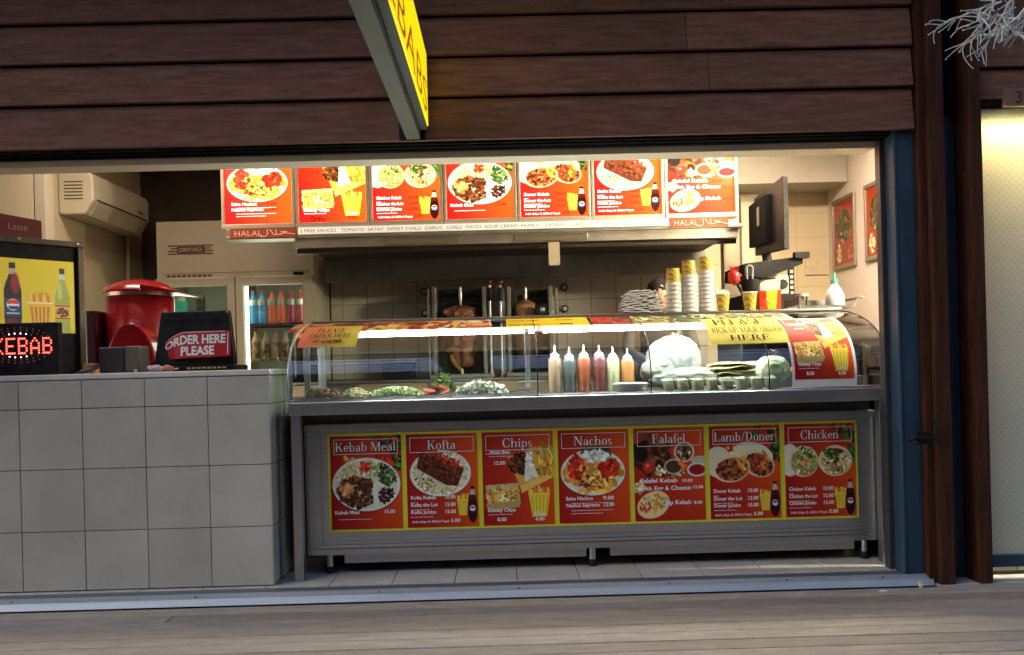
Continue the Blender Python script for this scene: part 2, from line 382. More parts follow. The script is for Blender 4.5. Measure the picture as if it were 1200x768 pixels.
TOM = [(190, 40, 25), (215, 60, 35), (160, 25, 20)]
CHIP = [(225, 175, 70), (240, 200, 100), (205, 150, 50), (190, 125, 40)]
RICE = [(225, 210, 160), (235, 225, 185), (205, 185, 120), (180, 165, 90)]
PITA = [(225, 205, 155), (235, 220, 180), (205, 180, 120)]
def chipcup(a, x, y, w, h):
    for i in range(9):
        xx = x + (i + .5) * w / 9; t = a.r.rand() * h * .25
        a.poly([(xx - 1.2, y + h * .4), (xx - 1.5 + a.r.randn(), y + t * .6), (xx + 1.2 + a.r.randn() * .5, y + t * .6 + .5), (xx + 1.3, y + h * .4)], CHIP[i % 4])
    a.poly([(x, y + h * .27), (x + w, y + h * .27), (x + w * .84, y + h), (x + w * .16, y + h)], (222, 205, 60))
    for i in range(5): a.poly([(x + w * (.12 + .19 * i), y + h * .33), (x + w * (.2 + .19 * i), y + h * .33), (x + w * (.24 + .14 * i), y + h * .95), (x + w * (.19 + .14 * i), y + h * .95)], (185, 150, 40), .7)
def cola(a, x, y, w, h):
    a.ell(x, y + h * .62, w / 2, h * .38, (38, 8, 8), soft=.5); a.poly([(x - w * .17, y + h * .05), (x + w * .17, y + h * .05), (x + w * .46, y + h * .38), (x - w * .46, y + h * .38)], (70, 18, 12))
    a.rect(x - w * .2, y, x + w * .2, y + h * .08, (15, 15, 20)); a.poly([(x - w * .17, y + h * .08), (x + w * .17, y + h * .08), (x + w * .3, y + h * .24), (x - w * .3, y + h * .24)], (190, 170, 160))
    a.rect(x - w * .48, y + h * .52, x + w * .48, y + h * .72, (25, 35, 75)); a.ell(x, y + h * .6, w * .28, w * .28, (225, 225, 230), soft=.3); a.ell(x, y + h * .58, w * .26, w * .13, (200, 30, 40), soft=.3)
def garnish(a):
    a.scat(70, 8, 20, 12, GREEN + TOM, 60, 1.2, 3.4); a.scat(80, 26, 8, 18, GREEN, 40, 1.2, 3); a.scat(62, 24, 9, 5, TOM, 14, 2, 4); a.scat(24, 30, 8, 5, CHIP, 10, 1.5, 3)
def plate(a, cx, cy, rx, ry, tint=(225, 225, 215)):
    a.ell(cx, cy + 1.2, rx + 1, ry + 1, (90, 20, 15), soft=2, op=.6); a.ell(cx, cy, rx, ry, tint); a.ell(cx, cy, rx - 3, ry - 2.6, (205, 205, 190), soft=1.5)
def art_kebab_meal(a):
    garnish(a); plate(a, 42, 57, 40, 31); c = (42, 57, 37, 28)
    a.scat(22, 44, 16, 13, RICE, 160, .8, 2, clip=c); a.scat(52, 40, 15, 15, LETT + [(240, 240, 225)], 150, .9, 2.4, clip=c); a.scat(40, 36, 7, 5, TOM, 14, 1.5, 3)
    a.scat(68, 45, 11, 15, GREEN, 150, .8, 2, clip=c); a.scat(31, 66, 23, 18, MEAT, 260, 1, 3, clip=c); a.scat(18, 62, 7, 8, [(190, 130, 70), (215, 165, 100)], 22, 1.5, 3.2, clip=c)
    a.poly([(50, 55), (55, 52), (56, 86), (50, 87)], (215, 215, 205)); a.poly([(54, 52), (78, 68), (74, 71), (54, 56)], (220, 220, 210)); a.scat(66, 72, 10, 11, [(60, 20, 28), (90, 30, 35), (40, 18, 22)], 120, .9, 2, clip=c)
def art_kofta(a):
    plate(a, 40, 46, 36, 27); c = (40, 46, 33, 25)
    a.scat(40, 46, 33, 25, RICE, 420, .7, 1.8, clip=c); a.scat(20, 58, 14, 8, GREEN, 24, .6, 1.4, clip=c)
    a.poly([(14, 28), (28, 18), (68, 42), (60, 62), (46, 60), (12, 40)], (85, 40, 28)); a.scat(38, 38, 28, 11, MEAT + [(120, 48, 40)], 260, .8, 2.2, rot=28); a.scat(46, 30, 26, 5, TOM + [(150, 60, 50)], 90, .8, 2, rot=26)
    for k in range(4): a.poly([(16 + 3 * k, 32 + 6 * k), (60, 54 + 2 * k), (60, 55 + 2 * k), (16 + 3 * k, 33 + 6 * k)], (50, 22, 16), .5)
    chipcup(a, 59, 70, 13, 26); cola(a, 77, 62, 12, 43)
def art_chips(a):
    a.poly([(30, 30), (44, 64), (84, 46), (84, 20), (60, 18)], (205, 160, 70)); a.poly([(44, 64), (84, 46), (84, 54), (46, 72)], (225, 185, 90))
    a.scat(45, 37, 12, 14, MEAT + [(30, 14, 12)], 190, .9, 2.4, rot=60); a.scat(74, 30, 10, 14, CHIP, 90, 1.4, 2.4, el=5, ang=75); a.scat(73, 47, 10, 4, [(160, 110, 30), (190, 140, 50)], 30, 1, 2, el=4)
    a.poly([(52, 24), (60, 26), (58, 46), (54, 58), (49, 58)], (220, 225, 205)); a.poly([(56, 40), (62, 42), (66, 54), (60, 54)], (220, 225, 205)); a.scat(56, 38, 4, 18, [(235, 238, 225)], 30, 1, 2)
    a.poly([(3, 62), (42, 60), (44, 84), (6, 90)], (185, 175, 120)); a.scat(23, 74, 19, 11, RICE + CHIP + [(120, 100, 40)], 240, .9, 2.4)
    a.poly([(3, 84), (44, 80), (43, 88), (6, 92)], (170, 150, 90)); chipcup(a, 54, 62, 25, 38)
def art_nachos(a):
    plate(a, 41, 50, 38, 27, (215, 225, 215)); c = (41, 50, 34, 24)
    a.scat(41, 52, 34, 22, CHIP + [(215, 150, 60)], 130, 2, 5, clip=c)
    for i in range(16):
        x, y = 12 + a.r.rand() * 56, 36 + a.r.rand() * 28; t = a.r.rand() * 6; a.poly([(x + 8 * math.cos(t), y + 7 * math.sin(t)), (x + 8 * math.cos(t + 2.1), y + 7 * math.sin(t + 2.1)), (x + 8 * math.cos(t + 4.2), y + 7 * math.sin(t + 4.2))], [(228, 165, 75), (205, 130, 50), (238, 190, 100)][i % 3])
    a.scat(22, 44, 9, 14, TOM, 60, 1.2, 3.2, clip=c); a.scat(60, 46, 11, 12, TOM, 70, 1.2, 3.4); a.scat(40, 60, 20, 8, TOM + MEAT, 40, 1, 2, clip=c)
    a.scat(44, 27, 18, 7, GREEN + [(60, 50, 40)], 100, 1, 2.6); a.scat(46, 31, 15, 6, [(232, 236, 232), (205, 212, 205)], 60, 1.4, 3.2)
def art_falafel(a):
    a.scat(20, 32, 22, 22, MEAT + [(40, 30, 22)], 120, 3, 6, el=1.2); a.scat(10, 28, 9, 10, [(30, 20, 18)], 12, 3, 5)
    a.ell(18, 46, 7, 6.5, (195, 40, 32)); a.ell(16, 44, 2.5, 2, (230, 110, 90)); a.scat(42, 50, 20, 7, GREEN + PITA, 60, 1, 2.4)
    a.ell(60, 29, 12, 12, (215, 200, 170)); a.ell(60, 29, 10, 10, (120, 80, 50)); a.scat(60, 30, 8, 8, MEAT + [(215, 200, 170)], 60, .8, 2); a.ell(47, 46, 11, 9, (200, 190, 170)); a.ell(47, 46, 9.5, 7.5, (75, 50, 30)); a.scat(58, 44, 4, 7, [(215, 110, 50)], 12, 1.4, 2.4)
    a.ell(78, 40, 10, 6, (190, 180, 150)); a.ell(75, 50, 12, 8, (225, 220, 215)); a.ell(75, 50, 10, 6.4, (140, 20, 25)); a.scat(6, 70, 6, 6, PITA, 20, 1.5, 3)
    a.ell(22, 90, 20, 15, (228, 205, 150), rot=-25); a.scat(22, 89, 15, 10, CHIP + PITA, 90, 1.2, 2.6, rot=-25, el=3); a.scat(12, 92, 6, 7, TOM, 18, 1, 2)
def wrap(a, cx, cy, rx, ry, fill, rot=0):
    a.ell(cx, cy, rx, ry, (222, 205, 160), rot); a.ell(cx + 1, cy + 1, rx - 2.4, ry - 2.4, (150, 115, 70), rot); a.scat(cx + 1, cy + 1, rx - 3.5, ry - 3.5, fill, 130, .9, 2.4, rot)
def art_doner(a):
    garnish(a); a.ell(10, 42, 16, 18, (215, 205, 180)); a.ell(52, 34, 24, 14, (222, 215, 190), rot=14)
    wrap(a, 58, 45, 20, 15, MEAT + TOM, 25); wrap(a, 26, 50, 22, 16, MEAT + TOM + [(60, 30, 30)], -8); a.scat(38, 42, 4, 12, CHIP, 12, 1, 1.8, el=5, ang=60); a.scat(66, 42, 4, 10, CHIP, 10, 1, 1.8, el=5, ang=60)
    chipcup(a, 59, 74, 13, 26); cola(a, 77, 66, 12, 42)
def art_chicken(a):
    garnish(a); a.ell(6, 42, 12, 19, (215, 215, 205)); wrap(a, 22, 44, 18, 18, LETT + [(195, 140, 95), (170, 100, 70)], 10); a.scat(24, 34, 12, 6, LETT + GREEN, 50, 1, 2.2)
    wrap(a, 60, 44, 20, 18, [(230, 215, 170), (215, 190, 140), (50, 35, 25), (170, 160, 90)], 0); a.scat(56, 34, 10, 6, GREEN, 30, 1, 2)
    chipcup(a, 59, 74, 13, 26); cola(a, 77, 66, 12, 42)
ARTS = {'kebab': art_kebab_meal, 'kofta': art_kofta, 'chips': art_chips, 'nachos': art_nachos, 'falafel': art_falafel, 'doner': art_doner, 'chicken': art_chicken}
def art_object(name, a, fn, mat, parent=None, loc=None):
    """a: Art; fn maps (u, v) in 0..1 (v downwards) to 3-D"""
    V = [fn(i / (a.nx - 1), j / (a.ny - 1)) for j in range(a.ny) for i in range(a.nx)]
    F = [(j * a.nx + i, (j + 1) * a.nx + i, (j + 1) * a.nx + i + 1, j * a.nx + i + 1) for j in range(a.ny - 1) for i in range(a.nx - 1)]
    o = MB().add(V, F).build(name, mat, parent, loc=loc)
    ca = o.data.color_attributes.new('Col', 'FLOAT_COLOR', 'POINT')
    c = np.ones((a.ny * a.nx, 4)); c[:, :3] = a.A.reshape(-1, 3); ca.data.foreach_set('color', c.ravel())
    return o
MENU = {  # title, [(name, price, local y)], small print rows, add line
 'kebab': ('Kebab Meal', [('Kebab Meal', '15.00', 91, 4, 62)], [(97, 9, 48)]),
 'kofta': ('Kofta', [('Kofta Kebab', '10.00', 76, 4, 44), ('Kofta the Lot', '12.00', 84.5, 4, 44), ('Kofta Jumbo', '15.00', 93, 4, 44)], [(79.5, 4, 12), (88, 4, 26), (96.5, 4, 30)]),
 'chips': ('Chips', [], [(25, 4, 34), (28, 8, 34), (96, 6, 34)]),
 'nachos': ('Nachos', [('Salsa Nachos', '9.00', 82, 8, 52), ('Nachos Supreme', '12.00', 90, 8, 52)], [(85.5, 14, 64), (94, 14, 64), (97.5, 14, 52)]),
 'falafel': ('Falafel', [], []),
 'doner': ('Lamb/Doner', [('Doner Kebab', '10.00', 78, 4, 44), ('Doner the Lot', '12.00', 87, 4, 44), ('Doner Jumbo', '15.00', 95, 4, 44)], [(81.5, 4, 10), (90, 4, 28), (98.5, 4, 30)]),
 'chicken': ('Chicken', [('Chicken Kebab', '10.00', 78, 4, 44), ('Chicken the Lot', '12.00', 86.5, 4, 44), ('Chicken Jumbo', '15.00', 94.5, 4, 44)], [(81.5, 4, 10), (90, 4, 28), (98, 4, 30)])}
def menu_text(kind, lo, white, price, only_title=False):
    """white/price: MB; lo(x, y) design units (84 x 109, y down) -> 3-D"""
    def put(mb, body, x, y, h, width=None, align='l', serif=False, bold=.02):
        mb.txt(body, h, lambda u, v: lo(x + u, y - v), align, bold, 1, width, serif)
    title, rows, fine = MENU[kind]
    w = {'Kebab Meal': 72, 'Kofta': 34, 'Chips': 36, 'Nachos': 46, 'Falafel': 40, 'Lamb/Doner': 72, 'Chicken': 46}[title]
    put(white, title, 42, 18, 10.5, w, 'c', True)
    for x0, y0, x1, y1 in ((4.6, 4, 79.6, 4.6), (4.6, 21, 79.6, 21.6), (4.4, 4, 5, 21.6), (79.4, 4, 80, 21.6)):
        white.add([lo(x0, y0), lo(x0, y1), lo(x1, y1), lo(x1, y0)], [(0, 1, 2, 3)])
    if only_title: return
    for n, p, y, x, xp in rows:
        wd = {'Kebab Meal': 29, 'Kofta Kebab': 30, 'Kofta the Lot': 32, 'Kofta Jumbo': 30, 'Salsa Nachos': 32, 'Nachos Supreme': 40}.get(n, 32 if 'Kebab' in n or 'Jumbo' in n else 34)
        put(white, n, x, y, 4.3, wd); put(price, p, xp, y, 4.3, 13)
    for y, x0, x1 in fine:                     # small print, unreadable in the photo: broken hairlines
        x = x0
        while x < x1:
            L = random.uniform(1.2, 3.6); white.add([lo(x, y), lo(x, y + .6), lo(min(x1, x + L), y + .6), lo(min(x1, x + L), y)], [(0, 1, 2, 3)]); x += L + .7
    if kind in ('kofta', 'doner', 'chicken'):
        y = {'kofta': 103.5, 'doner': 105.5, 'chicken': 105}[kind]; put(white, 'Add chips & 600ml Pepsi', 5, y, 2.9, 44, bold=.005); put(price, '5.00', 51, y, 4.2, 11)
    if kind == 'chips':
        put(white, 'Meat Box', 9, 22.5 + 2.5, 4, 24); put(price, '12.00', 13, 38, 4.2, 14); put(white, 'Cheesy Chips', 5, 93, 4.3, 33); put(price, '8.00', 16, 104, 4.2, 11)
        put(white, 'Chips', 60, 98, 4, 13); put(price, '4.00', 61, 104.5, 4.2, 11)
    if kind == 'falafel':
        put(white, 'Falafel Kebab', 7, 64, 5, 44); put(price, '10.00', 56, 64, 3.6, 13); put(white, 'with Egg & Cheese', 7, 73, 5, 60); put(price, '12.00', 68.5, 72, 3.6, 13)
        put(white, 'Chip Kebab', 31, 90, 5, 36); put(price, '8.00', 70, 90, 3.6, 10)
    return

# ================================================================== THE SETTING
def struct(mb, name, mat, **k): return tag(mb.build(name, mat, **k), kind='structure')
# deck boards of the walkway
dk = [MB()]; random.seed(3); y = -.205
while y > -9:
    wv = .118; x = -9 - random.random() * 2
    while x < 9:
        L = random.uniform(5, 8); random.choice(dk).box(x, x + L - .004, y - wv + .006, y, -.085, -.045 + random.uniform(-.0012, .0012)); x += L
    y -= wv
for mb in dk: struct(mb, 'deck', mDeck, bevel=.003, seg=1)
struct(MB().box(-30, 30, -40, 12, -.5, -.1), 'ground', M('dark_earth', (.05, .045, .04), .9, col2=(.08, .07, .06)))
# shop floor
mb = MB()
for i in range(-16, 11):
    for j in range(0, 11):
        x0, y0 = .045 + .3 * i, -.03 + .3 * j
        if x0 < -4.5 or x0 > 2.7 or y0 > 3: continue
        mb.box(x0 + .002, x0 + .298, y0 + (.0 if j == 0 else .002), y0 + .298, -.02, 0)
struct(mb, 'shop_floor', mFloorT, bevel=.0015, seg=1)
struct(MB().box(-4.6, 2.75, -.028, 3.3, -.08, -.003), 'floor_bed', mGrout)
# sill
o = T('threshold_sill', 'two-step aluminium threshold strip along the front edge of the shop floor', 'sill', (0, -.1, -.045))
mb = MB()
for k in range(5): mb.box(-4.6, 1.93, -.045 - .0135 * k, -.036 - .0135 * k, -.03, -.003)
mb.box(-4.6, 1.93, -.105, -.0305, -.06, -.010)
mb.build('grooved_tread', mAluD, o)
MB().prism([(-4.6, -.105, -.003), (-4.6, -.118, -.003), (-4.6, -.158, -.016), (-4.6, -.178, -.044), (-4.6, -.105, -.044)], (6.58, 0, 0)).build('nosing', mAlu, o)
mb = MB()
for x in (-2.3, -1.45, -.6, .05, .75, 1.3, 1.75): mb.cyl((x, -.14, -.013), (x, -.146, -.006), .005, n=8)
mb.build('screw', mSteelD, o)
struct(MB().box(1.99, 6, -.205, .1, -.08, -.038), 'kerb', M('pale_concrete', (.30, .30, .29), .85, col2=(.38, .38, .37), nscale=9, bump=.3))

# interior shell
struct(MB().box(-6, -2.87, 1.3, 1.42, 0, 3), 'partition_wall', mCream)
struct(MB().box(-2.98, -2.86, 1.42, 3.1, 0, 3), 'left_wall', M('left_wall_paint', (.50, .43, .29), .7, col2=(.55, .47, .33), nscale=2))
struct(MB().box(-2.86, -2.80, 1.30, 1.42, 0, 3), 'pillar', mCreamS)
mBackT = brick_mat('square_wall_tile', (.46, .42, .34), (.50, .45, .37), (.24, .21, .16), .2, .2, .004, .35, 'xz', (.07, .05))
struct(MB().box(-1.36, 1.66, 3.0, 3.1, 0, 3), 'back_wall', mBackT)
struct(MB().box(1.661, 2.75, 3.0, 3.1, 0, 3), 'back_wall_painted', brick_mat('painted_block', (.58, .49, .30), (.60, .51, .32), (.50, .42, .25), .4, .2, .004, .6, 'xz'))
struct(MB().box(-2.86, -1.361, 3.0, 3.1, 0, 3), 'back_wall_dark', mBrownW)
struct(MB().box(2.66, 2.76, .05, 3.0, 0, 3), 'right_wall', M('right_wall_paint', (.70, .60, .52), .7, col2=(.74, .64, .56), nscale=2))
struct(MB().box(-6, 2.76, .1, 3.1, 2.75, 2.82), 'ceiling', mCeil)
struct(MB().box(1.3, 2.655, 2.55, 2.995, 2.36, 2.748), 'ceiling_bulkhead', M('bulkhead_paint', (.36, .33, .27), .7, col2=(.4, .37, .3)))

# lintel over the opening and door track
o = tag(MB().box(-6, 1.836, .02, .16, 2.035, 2.112).build('lintel', mLintel, bevel=.003, loc=(0, .09, 2.035)), 'plain taupe lintel band running above the whole shop opening', 'beam')
o = T('door_track', 'black sliding door track under the timber boards', 'track', (0, -.08, 2.1))
MB().box(-6, 1.86, -.085, .0185, 2.066, 2.16).build('rail', mTrack, o); MB().box(-6, 1.86, -.04, -.02, 2.060, 2.0655).build('guide', mTrack, o)

# timber fascia
o = T('timber_fascia', 'wide dark brown overlapping weatherboards above the shop opening', 'cladding', (-1, -.05, 2.09))
z = 2.082; k = 0
while z < 3.5:
    h = .190 if k else .205; x = -6.2; cuts = [[-1.62 - .7, 3], [-6, 1.0], [-3.4, .9], [-6, 3], [-6, -.4], [-2, 3], [-6, 3], [-6, 3], [-6, 3]][k]
    xs = [-6.2] + [c for c in cuts if -6 < c < 1.9] + [1.955]
    for a, b in zip(xs, xs[1:]):
        m_ = MB().prism([(a + .001, -.150, z), (a + .001, -.122, z), (a + .001, -.108, z + h - .009), (a + .001, -.124, z + h - .009)], (b - a - .002, 0, 0))
        m_.build('board', mWood, o, bevel=.003)
    nz = MB()
    for q in range(20):
        x_ = -5.9 + q * .41 + random.uniform(-.03, .03); nz.cyl((x_, -.1515, z + .035 + random.uniform(-.004, .004)), (x_, -.146, z + .035), .0028, n=7)
    nz.build('nail', M('rusty_nail', (.03, .018, .012), .7), o)
    z += h; k += 1
struct(MB().box(-6.2, 6, -.1035, .018, 2.17, 3.6), 'shadow_backing', mTrack)  # black behind the board gaps stands in for the overlap shadows
MB().box(-6.1, 1.95, -.112, -.104, 2.07, 2.168).build('backing_strip', mBlackM, o)

o = T('timber_fascia', 'narrow section of dark weatherboards above the frosted window at the right', 'cladding', (3, -.05, 2.19))
z = 2.215; k = 0
while z < 3.4:
    h = (.150, .172, .172, .172, .18, .18, .18)[k]
    MB().prism([(2.245, -.150, z), (2.245, -.122, z), (2.245, -.108, z + h - .009), (2.245, -.124, z + h - .009)], (3, 0, 0)).build('board', mWood, o, bevel=.003); z += h; k += 1
MB().box(2.2, 5, -.13, -.105, 2.185, 2.213).build('head_flashing', mBlackM, o)

# posts
o = T('blue_post', 'dark blue steel post at the right end of the shop opening', 'post', (1.91, -.08, 0))
MB().box(1.862, 1.962, -.115, 0, -.004, 2.125).build('shaft', mBlue, o, bevel=.004)
MB().box(1.838, 1.8605, -.02, .04, -.002, 2.09).build('door_jamb', M('dark_grey_jamb', (.03, .03, .035), .5), o, bevel=.003)
MB().box(1.8625, 1.872, -.121, -.1155, 0, 2.1).build('edge_strip', M('pale_blue_edge', (.03, .08, .13), .5), o)
o = tag(MB().box(1.998, 2.068, -.200, -.02, -.040, 3.5).build('timber_post', mWoodR, bevel=.005, loc=(2.03, -.1, -.04)), 'tall red-brown timber post beside the blue post, with a black bolt on it', 'post')
MB().box(1.9635, 1.997, -.16, -.02, -.03, 3.4).build('stop_bead', mWoodR, o, bevel=.003)
o = tag(MB().box(2.180, 2.238, -.202, .0, -.040, 3.5).build('timber_post', mWoodR, bevel=.005, loc=(2.21, -.1, -.04)), 'tall red-brown timber post at the left edge of the frosted window', 'post')
MB().box(2.2385, 2.262, -.16, -.06, -.03, 2.185).build('window_bead', mWoodR, o, bevel=.003)
o = tag(MB().box(2.0685, 2.1795, -.06, -.02, -.04, 3.5).build('recess_panel', mBlueD, bevel=.004, loc=(2.12, -.04, -.04)), 'dark blue panel recessed between the two timber posts', 'panel')
MB().box(2.10, 2.145, -.082, -.061, .02, 3.4).build('rib', mBlueD, o, bevel=.006)
o = T('door_bolt', 'black iron latch bolt fixed across the first timber post', 'latch', at(1086, 513, -.2))
p = at(1086, 513, -.205)
MB().box(p.x - .05, p.x + .03, -.212, -.2015, p.z - .03, p.z + .03).build('plate', mBlackM, o, bevel=.002)
MB().tube([(p.x - .085, -.222, p.z - .012), (p.x - .06, -.224, p.z + .004), (p.x, -.224, p.z), (p.x + .035, -.222, p.z + .004)], .009).build('bolt', mBlackM, o)
MB().tube([(p.x + .028, -.222, p.z), (p.x + .034, -.23, p.z + .04), (p.x + .026, -.232, p.z + .075), (p.x + .04, -.23, p.z + .10)], .0075).build('handle', mBlackM, o)
MB().tube([(p.x - .05, -.215, p.z + .02), (p.x - .055, -.225, p.z + .05)], .007).build('catch', mBlackM, o)

# frosted window
o = T('frosted_window', 'tall frosted shop window lit from inside at the top, by the right edge', 'window', (2.9, -.1, .03))
fm = bpy.data.materials.new('frosted_dotted_glass'); fm.use_nodes = True; n = fm.node_tree; L = n.links.new
n.nodes.remove(n.nodes['Principled BSDF'])
tl = n.nodes.new('ShaderNodeBsdfTranslucent'); df = n.nodes.new('ShaderNodeBsdfDiffuse'); gl = n.nodes.new('ShaderNodeBsdfGlossy'); gl.inputs['Roughness'].default_value = .25
tc = n.nodes.new('ShaderNodeTexCoord'); vo = n.nodes.new('ShaderNodeTexVoronoi'); vo.inputs['Scale'].default_value = 42; vo.inputs['Randomness'].default_value = 0
mpn = n.nodes.new('ShaderNodeMapping'); mpn.inputs['Rotation'].default_value = (0, R(45), 0); vo.voronoi_dimensions = '2D'; sx_ = n.nodes.new('ShaderNodeSeparateXYZ'); cx_ = n.nodes.new('ShaderNodeCombineXYZ'); L(tc.outputs['Object'], mpn.inputs[0]); L(mpn.outputs[0], sx_.inputs[0]); L(sx_.outputs[0], cx_.inputs[0]); L(sx_.outputs[2], cx_.inputs[1]); L(cx_.outputs[0], vo.inputs['Vector'])
cr = n.nodes.new('ShaderNodeValToRGB'); cr.color_ramp.elements[0].position = .18; cr.color_ramp.elements[1].position = .30
cr.color_ramp.elements[0].color = (.68, .58, .36, 1); cr.color_ramp.elements[1].color = (.85, .80, .60, 1)
L(vo.outputs['Distance'], cr.inputs[0]); L(cr.outputs[0], tl.inputs[0]); cr2 = n.nodes.new('ShaderNodeValToRGB'); cr2.color_ramp.elements[0].position = .18; cr2.color_ramp.elements[1].position = .30; cr2.color_ramp.elements[0].color = (.43, .52, .52, 1); cr2.color_ramp.elements[1].color = (.46, .56, .56, 1); L(vo.outputs['Distance'], cr2.inputs[0]); L(cr2.outputs[0], df.inputs[0]); df.inputs[0].default_value = (.36, .44, .44, 1)
m1 = n.nodes.new('ShaderNodeMixShader'); m1.inputs[0].default_value = .72; m2 = n.nodes.new('ShaderNodeMixShader'); m2.inputs[0].default_value = .08
L(tl.outputs[0], m1.inputs[1]); L(df.outputs[0], m1.inputs[2]); L(m1.outputs[0], m2.inputs[1]); L(gl.outputs[0], m2.inputs[2]); L(m2.outputs[0], n.nodes['Material Output'].inputs[0])
MB().box(2.2625, 4.4, -.110, -.104, .075, 2.175).build('pane', fm, o)
MB().box(2.2625, 4.4, -.13, -.09, .02, .0745).build('bottom_rail', mBlue, o, bevel=.003)
MB().box(2.2625, 4.4, -.12, -.09, 2.1755, 2.1845).build('top_rail', mBlackM, o)
struct(MB().box(2.3, 5, .95, 1.0, 0, 2.6), 'next_shop_wall', M('neighbour_wall', (.12, .11, .10), .9))
struct(MB().box(2.77, 5, -.08, .95, 2.4, 2.45), 'next_shop_ceiling', mCeil)
lt = T('strip_light', 'bright warm strip light behind the top of the frosted window', 'light', (2.75, .1, 2.05))
MB().box(2.30, 3.6, -.05, -.03, 2.03, 2.10).build('diffuser', M('warm_tube', (1, .9, .6), emit=260, ecol=(1, .88, .60)), lt, bevel=.01)
MB().box(2.28, 3.62, -.08, -.03, 2.1005, 2.165).build('fitting', mWhiteP, lt)

# house number
p0, p1 = at(1175, 105, -.16), at(1175, 126, -.16)
o = T('number_plate', 'small brown timber plate with the number 37 above the frosted window', 'sign', (p0.x + .06, -.155, p1.z))
MB().box(p0.x, p0.x + .13, -.178, -.150, p1.z, p0.z).build('plaque', M('mid_brown_board', (.17, .10, .07), .6, col2=(.23, .14, .1), nscale=8, stretch=(1, 1, 5)), o, bevel=.003)
MB().txt('37', .058, lambda u, v: (p0.x + .045 + u, -.1795, p1.z + .014 + v), bold=.02).build('numerals', M('dark_red_numeral', (.09, .012, .012), .5), o)

# projecting illuminated sign
o = T('projecting_sign', 'projecting yellow lit box sign hanging off the weatherboards over the walkway', 'sign', (-.37, -1.1, 2.09))
MB().box(-.417, -.352, -2.25, -.152, 2.085, 2.52).build('housing', M('dull_sign_steel', (.09, .088, .07), .6, .4, col2=(.13, .125, .10), nscale=5, stretch=(4, .5, 4), rvar=.1), o, bevel=.004)
MB().box(-.3515, -.318, -2.25, -.165, 2.125, 2.50).build('return_edge', M('dark_return', (.05, .05, .045), .6, .3), o, bevel=.003)
ym = M('lit_yellow_acrylic', (.9, .75, .02), .4, emit=.21, ecol=(1.0, .80, .0))
MB().box(-.3175, -.312, -2.24, -.175, 2.14, 2.47).build('lit_face', ym, o)
MB().txt('KEBABS', .16, lambda u, v: (-.3095, -2.12 + u + v * .25, 2.16 + v), width=1.84, bold=-.005).build('lettering', M('brown_sign_letter', (.06, .015, .005), .5, emit=.15, ecol=(.5, .1, .0)), o)
MB().box(-.45, -.33, -.151, -.145, 2.082, 2.55).build('wall_bracket', mBlackM, o)

tag(MB().box(1.889, 2.655, .62, .65, .001, .86).build('light_block', M('dark_light_block', (.03, .028, .025), .6), loc=(2.2, .63, 0)), 'dark low panel added to block light between the food counter and the right wall', 'panel')  # dark sheet added to stop light showing through beside the counter
# pergola roof over the walkway: open strip with battens, solid beyond (seen only in reflections)
o = T('walkway_roof', 'timber walkway roof with open battened strip overhead', 'roof', (0, -3, 3.5))
MB().box(-14, 14, -.95, -.16, 3.55, 3.65).build('eave_panel', mWoodR, o)
MB().box(-14, 14, -9, -4.6, 3.55, 3.65).build('roof_panel', mWoodR, o)
mb = MB()
for i in range(6): mb.box(-14, 14, -1.35 - i * .62, -1.25 - i * .62, 3.5, 3.66)
mb.build('batten', mWoodR, o)
MB().box(-.42, -.1, -4.62, -.9, 3.4, 3.5).build('rafter', mWoodR, o)
MB().box(3.2, 3.4, -4.62, -.9, 3.4, 3.5).build('rafter', mWoodR, o)
MB().box(-4.6, -4.4, -4.62, -.9, 3.4, 3.5).build('rafter', mWoodR, o)
o = T('added_opposite_wall', 'unseen dark timber wall added across the walkway', 'wall', (0, -9, 0))  # unseen wall, raised to close the sky gap reflected in the glass
MB().box(-14, 14, -9.2, -9, -.04, 3.545).build('wall', mWood, o)

# frosted twig decoration, top right
o = T('twig_decoration', 'frosted white twig bunch hanging over the top right corner', 'decoration', at(1190, 20, -.6))
random.seed(11); mb = MB(); c0 = at(1180, 4, -.6); sc_ = 3.85 / 1085
def twig(p, d, L, r, depth):
    pts = [p]; d = d.normalized(); k = max(3, int(L / .012))
    bend = Vector((random.uniform(-1, 1), random.uniform(-1, 1), random.uniform(-1, .3))) * .16
    for i in range(k):
        d = (d + bend + Vector((random.uniform(-1, 1), random.uniform(-1, 1), random.uniform(-1, 1))) * .10).normalized()
        p = p + d * L / k; pts.append(p)
        if depth and random.random() < .5:
            dd = (d + Vector((random.uniform(-1, 1), random.uniform(-.8, .8), random.uniform(-1, 1))) * .9).normalized(); twig(p, dd, L * random.uniform(.3, .6), r * .7, depth - 1)
    mb.tube(pts, r, 6, r * .65)
    if random.random() < .7: mb.ell(p, (r * 1.5,) * 3, 6, 4)
for i in range(17):
    a = R(random.uniform(150, 290)); twig(c0 + Vector((random.uniform(-.03, .12), random.uniform(-.04, .04), random.uniform(-.06, .06))), Vector((math.cos(a), random.uniform(-.4, .4), math.sin(a))), random.uniform(.10, .18), .0042, 1)
for px, py in ((1098, 18), (1112, 8), (1108, 62), (1130, 76), (1155, 70)):
    e = at(px, py, -.6); twig(c0 + (e - c0) * .25, e - c0, (e - c0).length * .66, .0036, 1)
mb.build('branches', M('frosted_twig', (.62, .66, .70), .7, col2=(.45, .44, .42), nscale=30), o, smooth=60)
twb = MB().tube([c0 + Vector((.25, .1, .25)), c0 + Vector((.1, .03, .08)), c0 + Vector((-.06, 0, -.05))], .006, 8, .003)
twb.build('stem', M('twig_bark', (.16, .10, .08), .8), o, smooth=60)

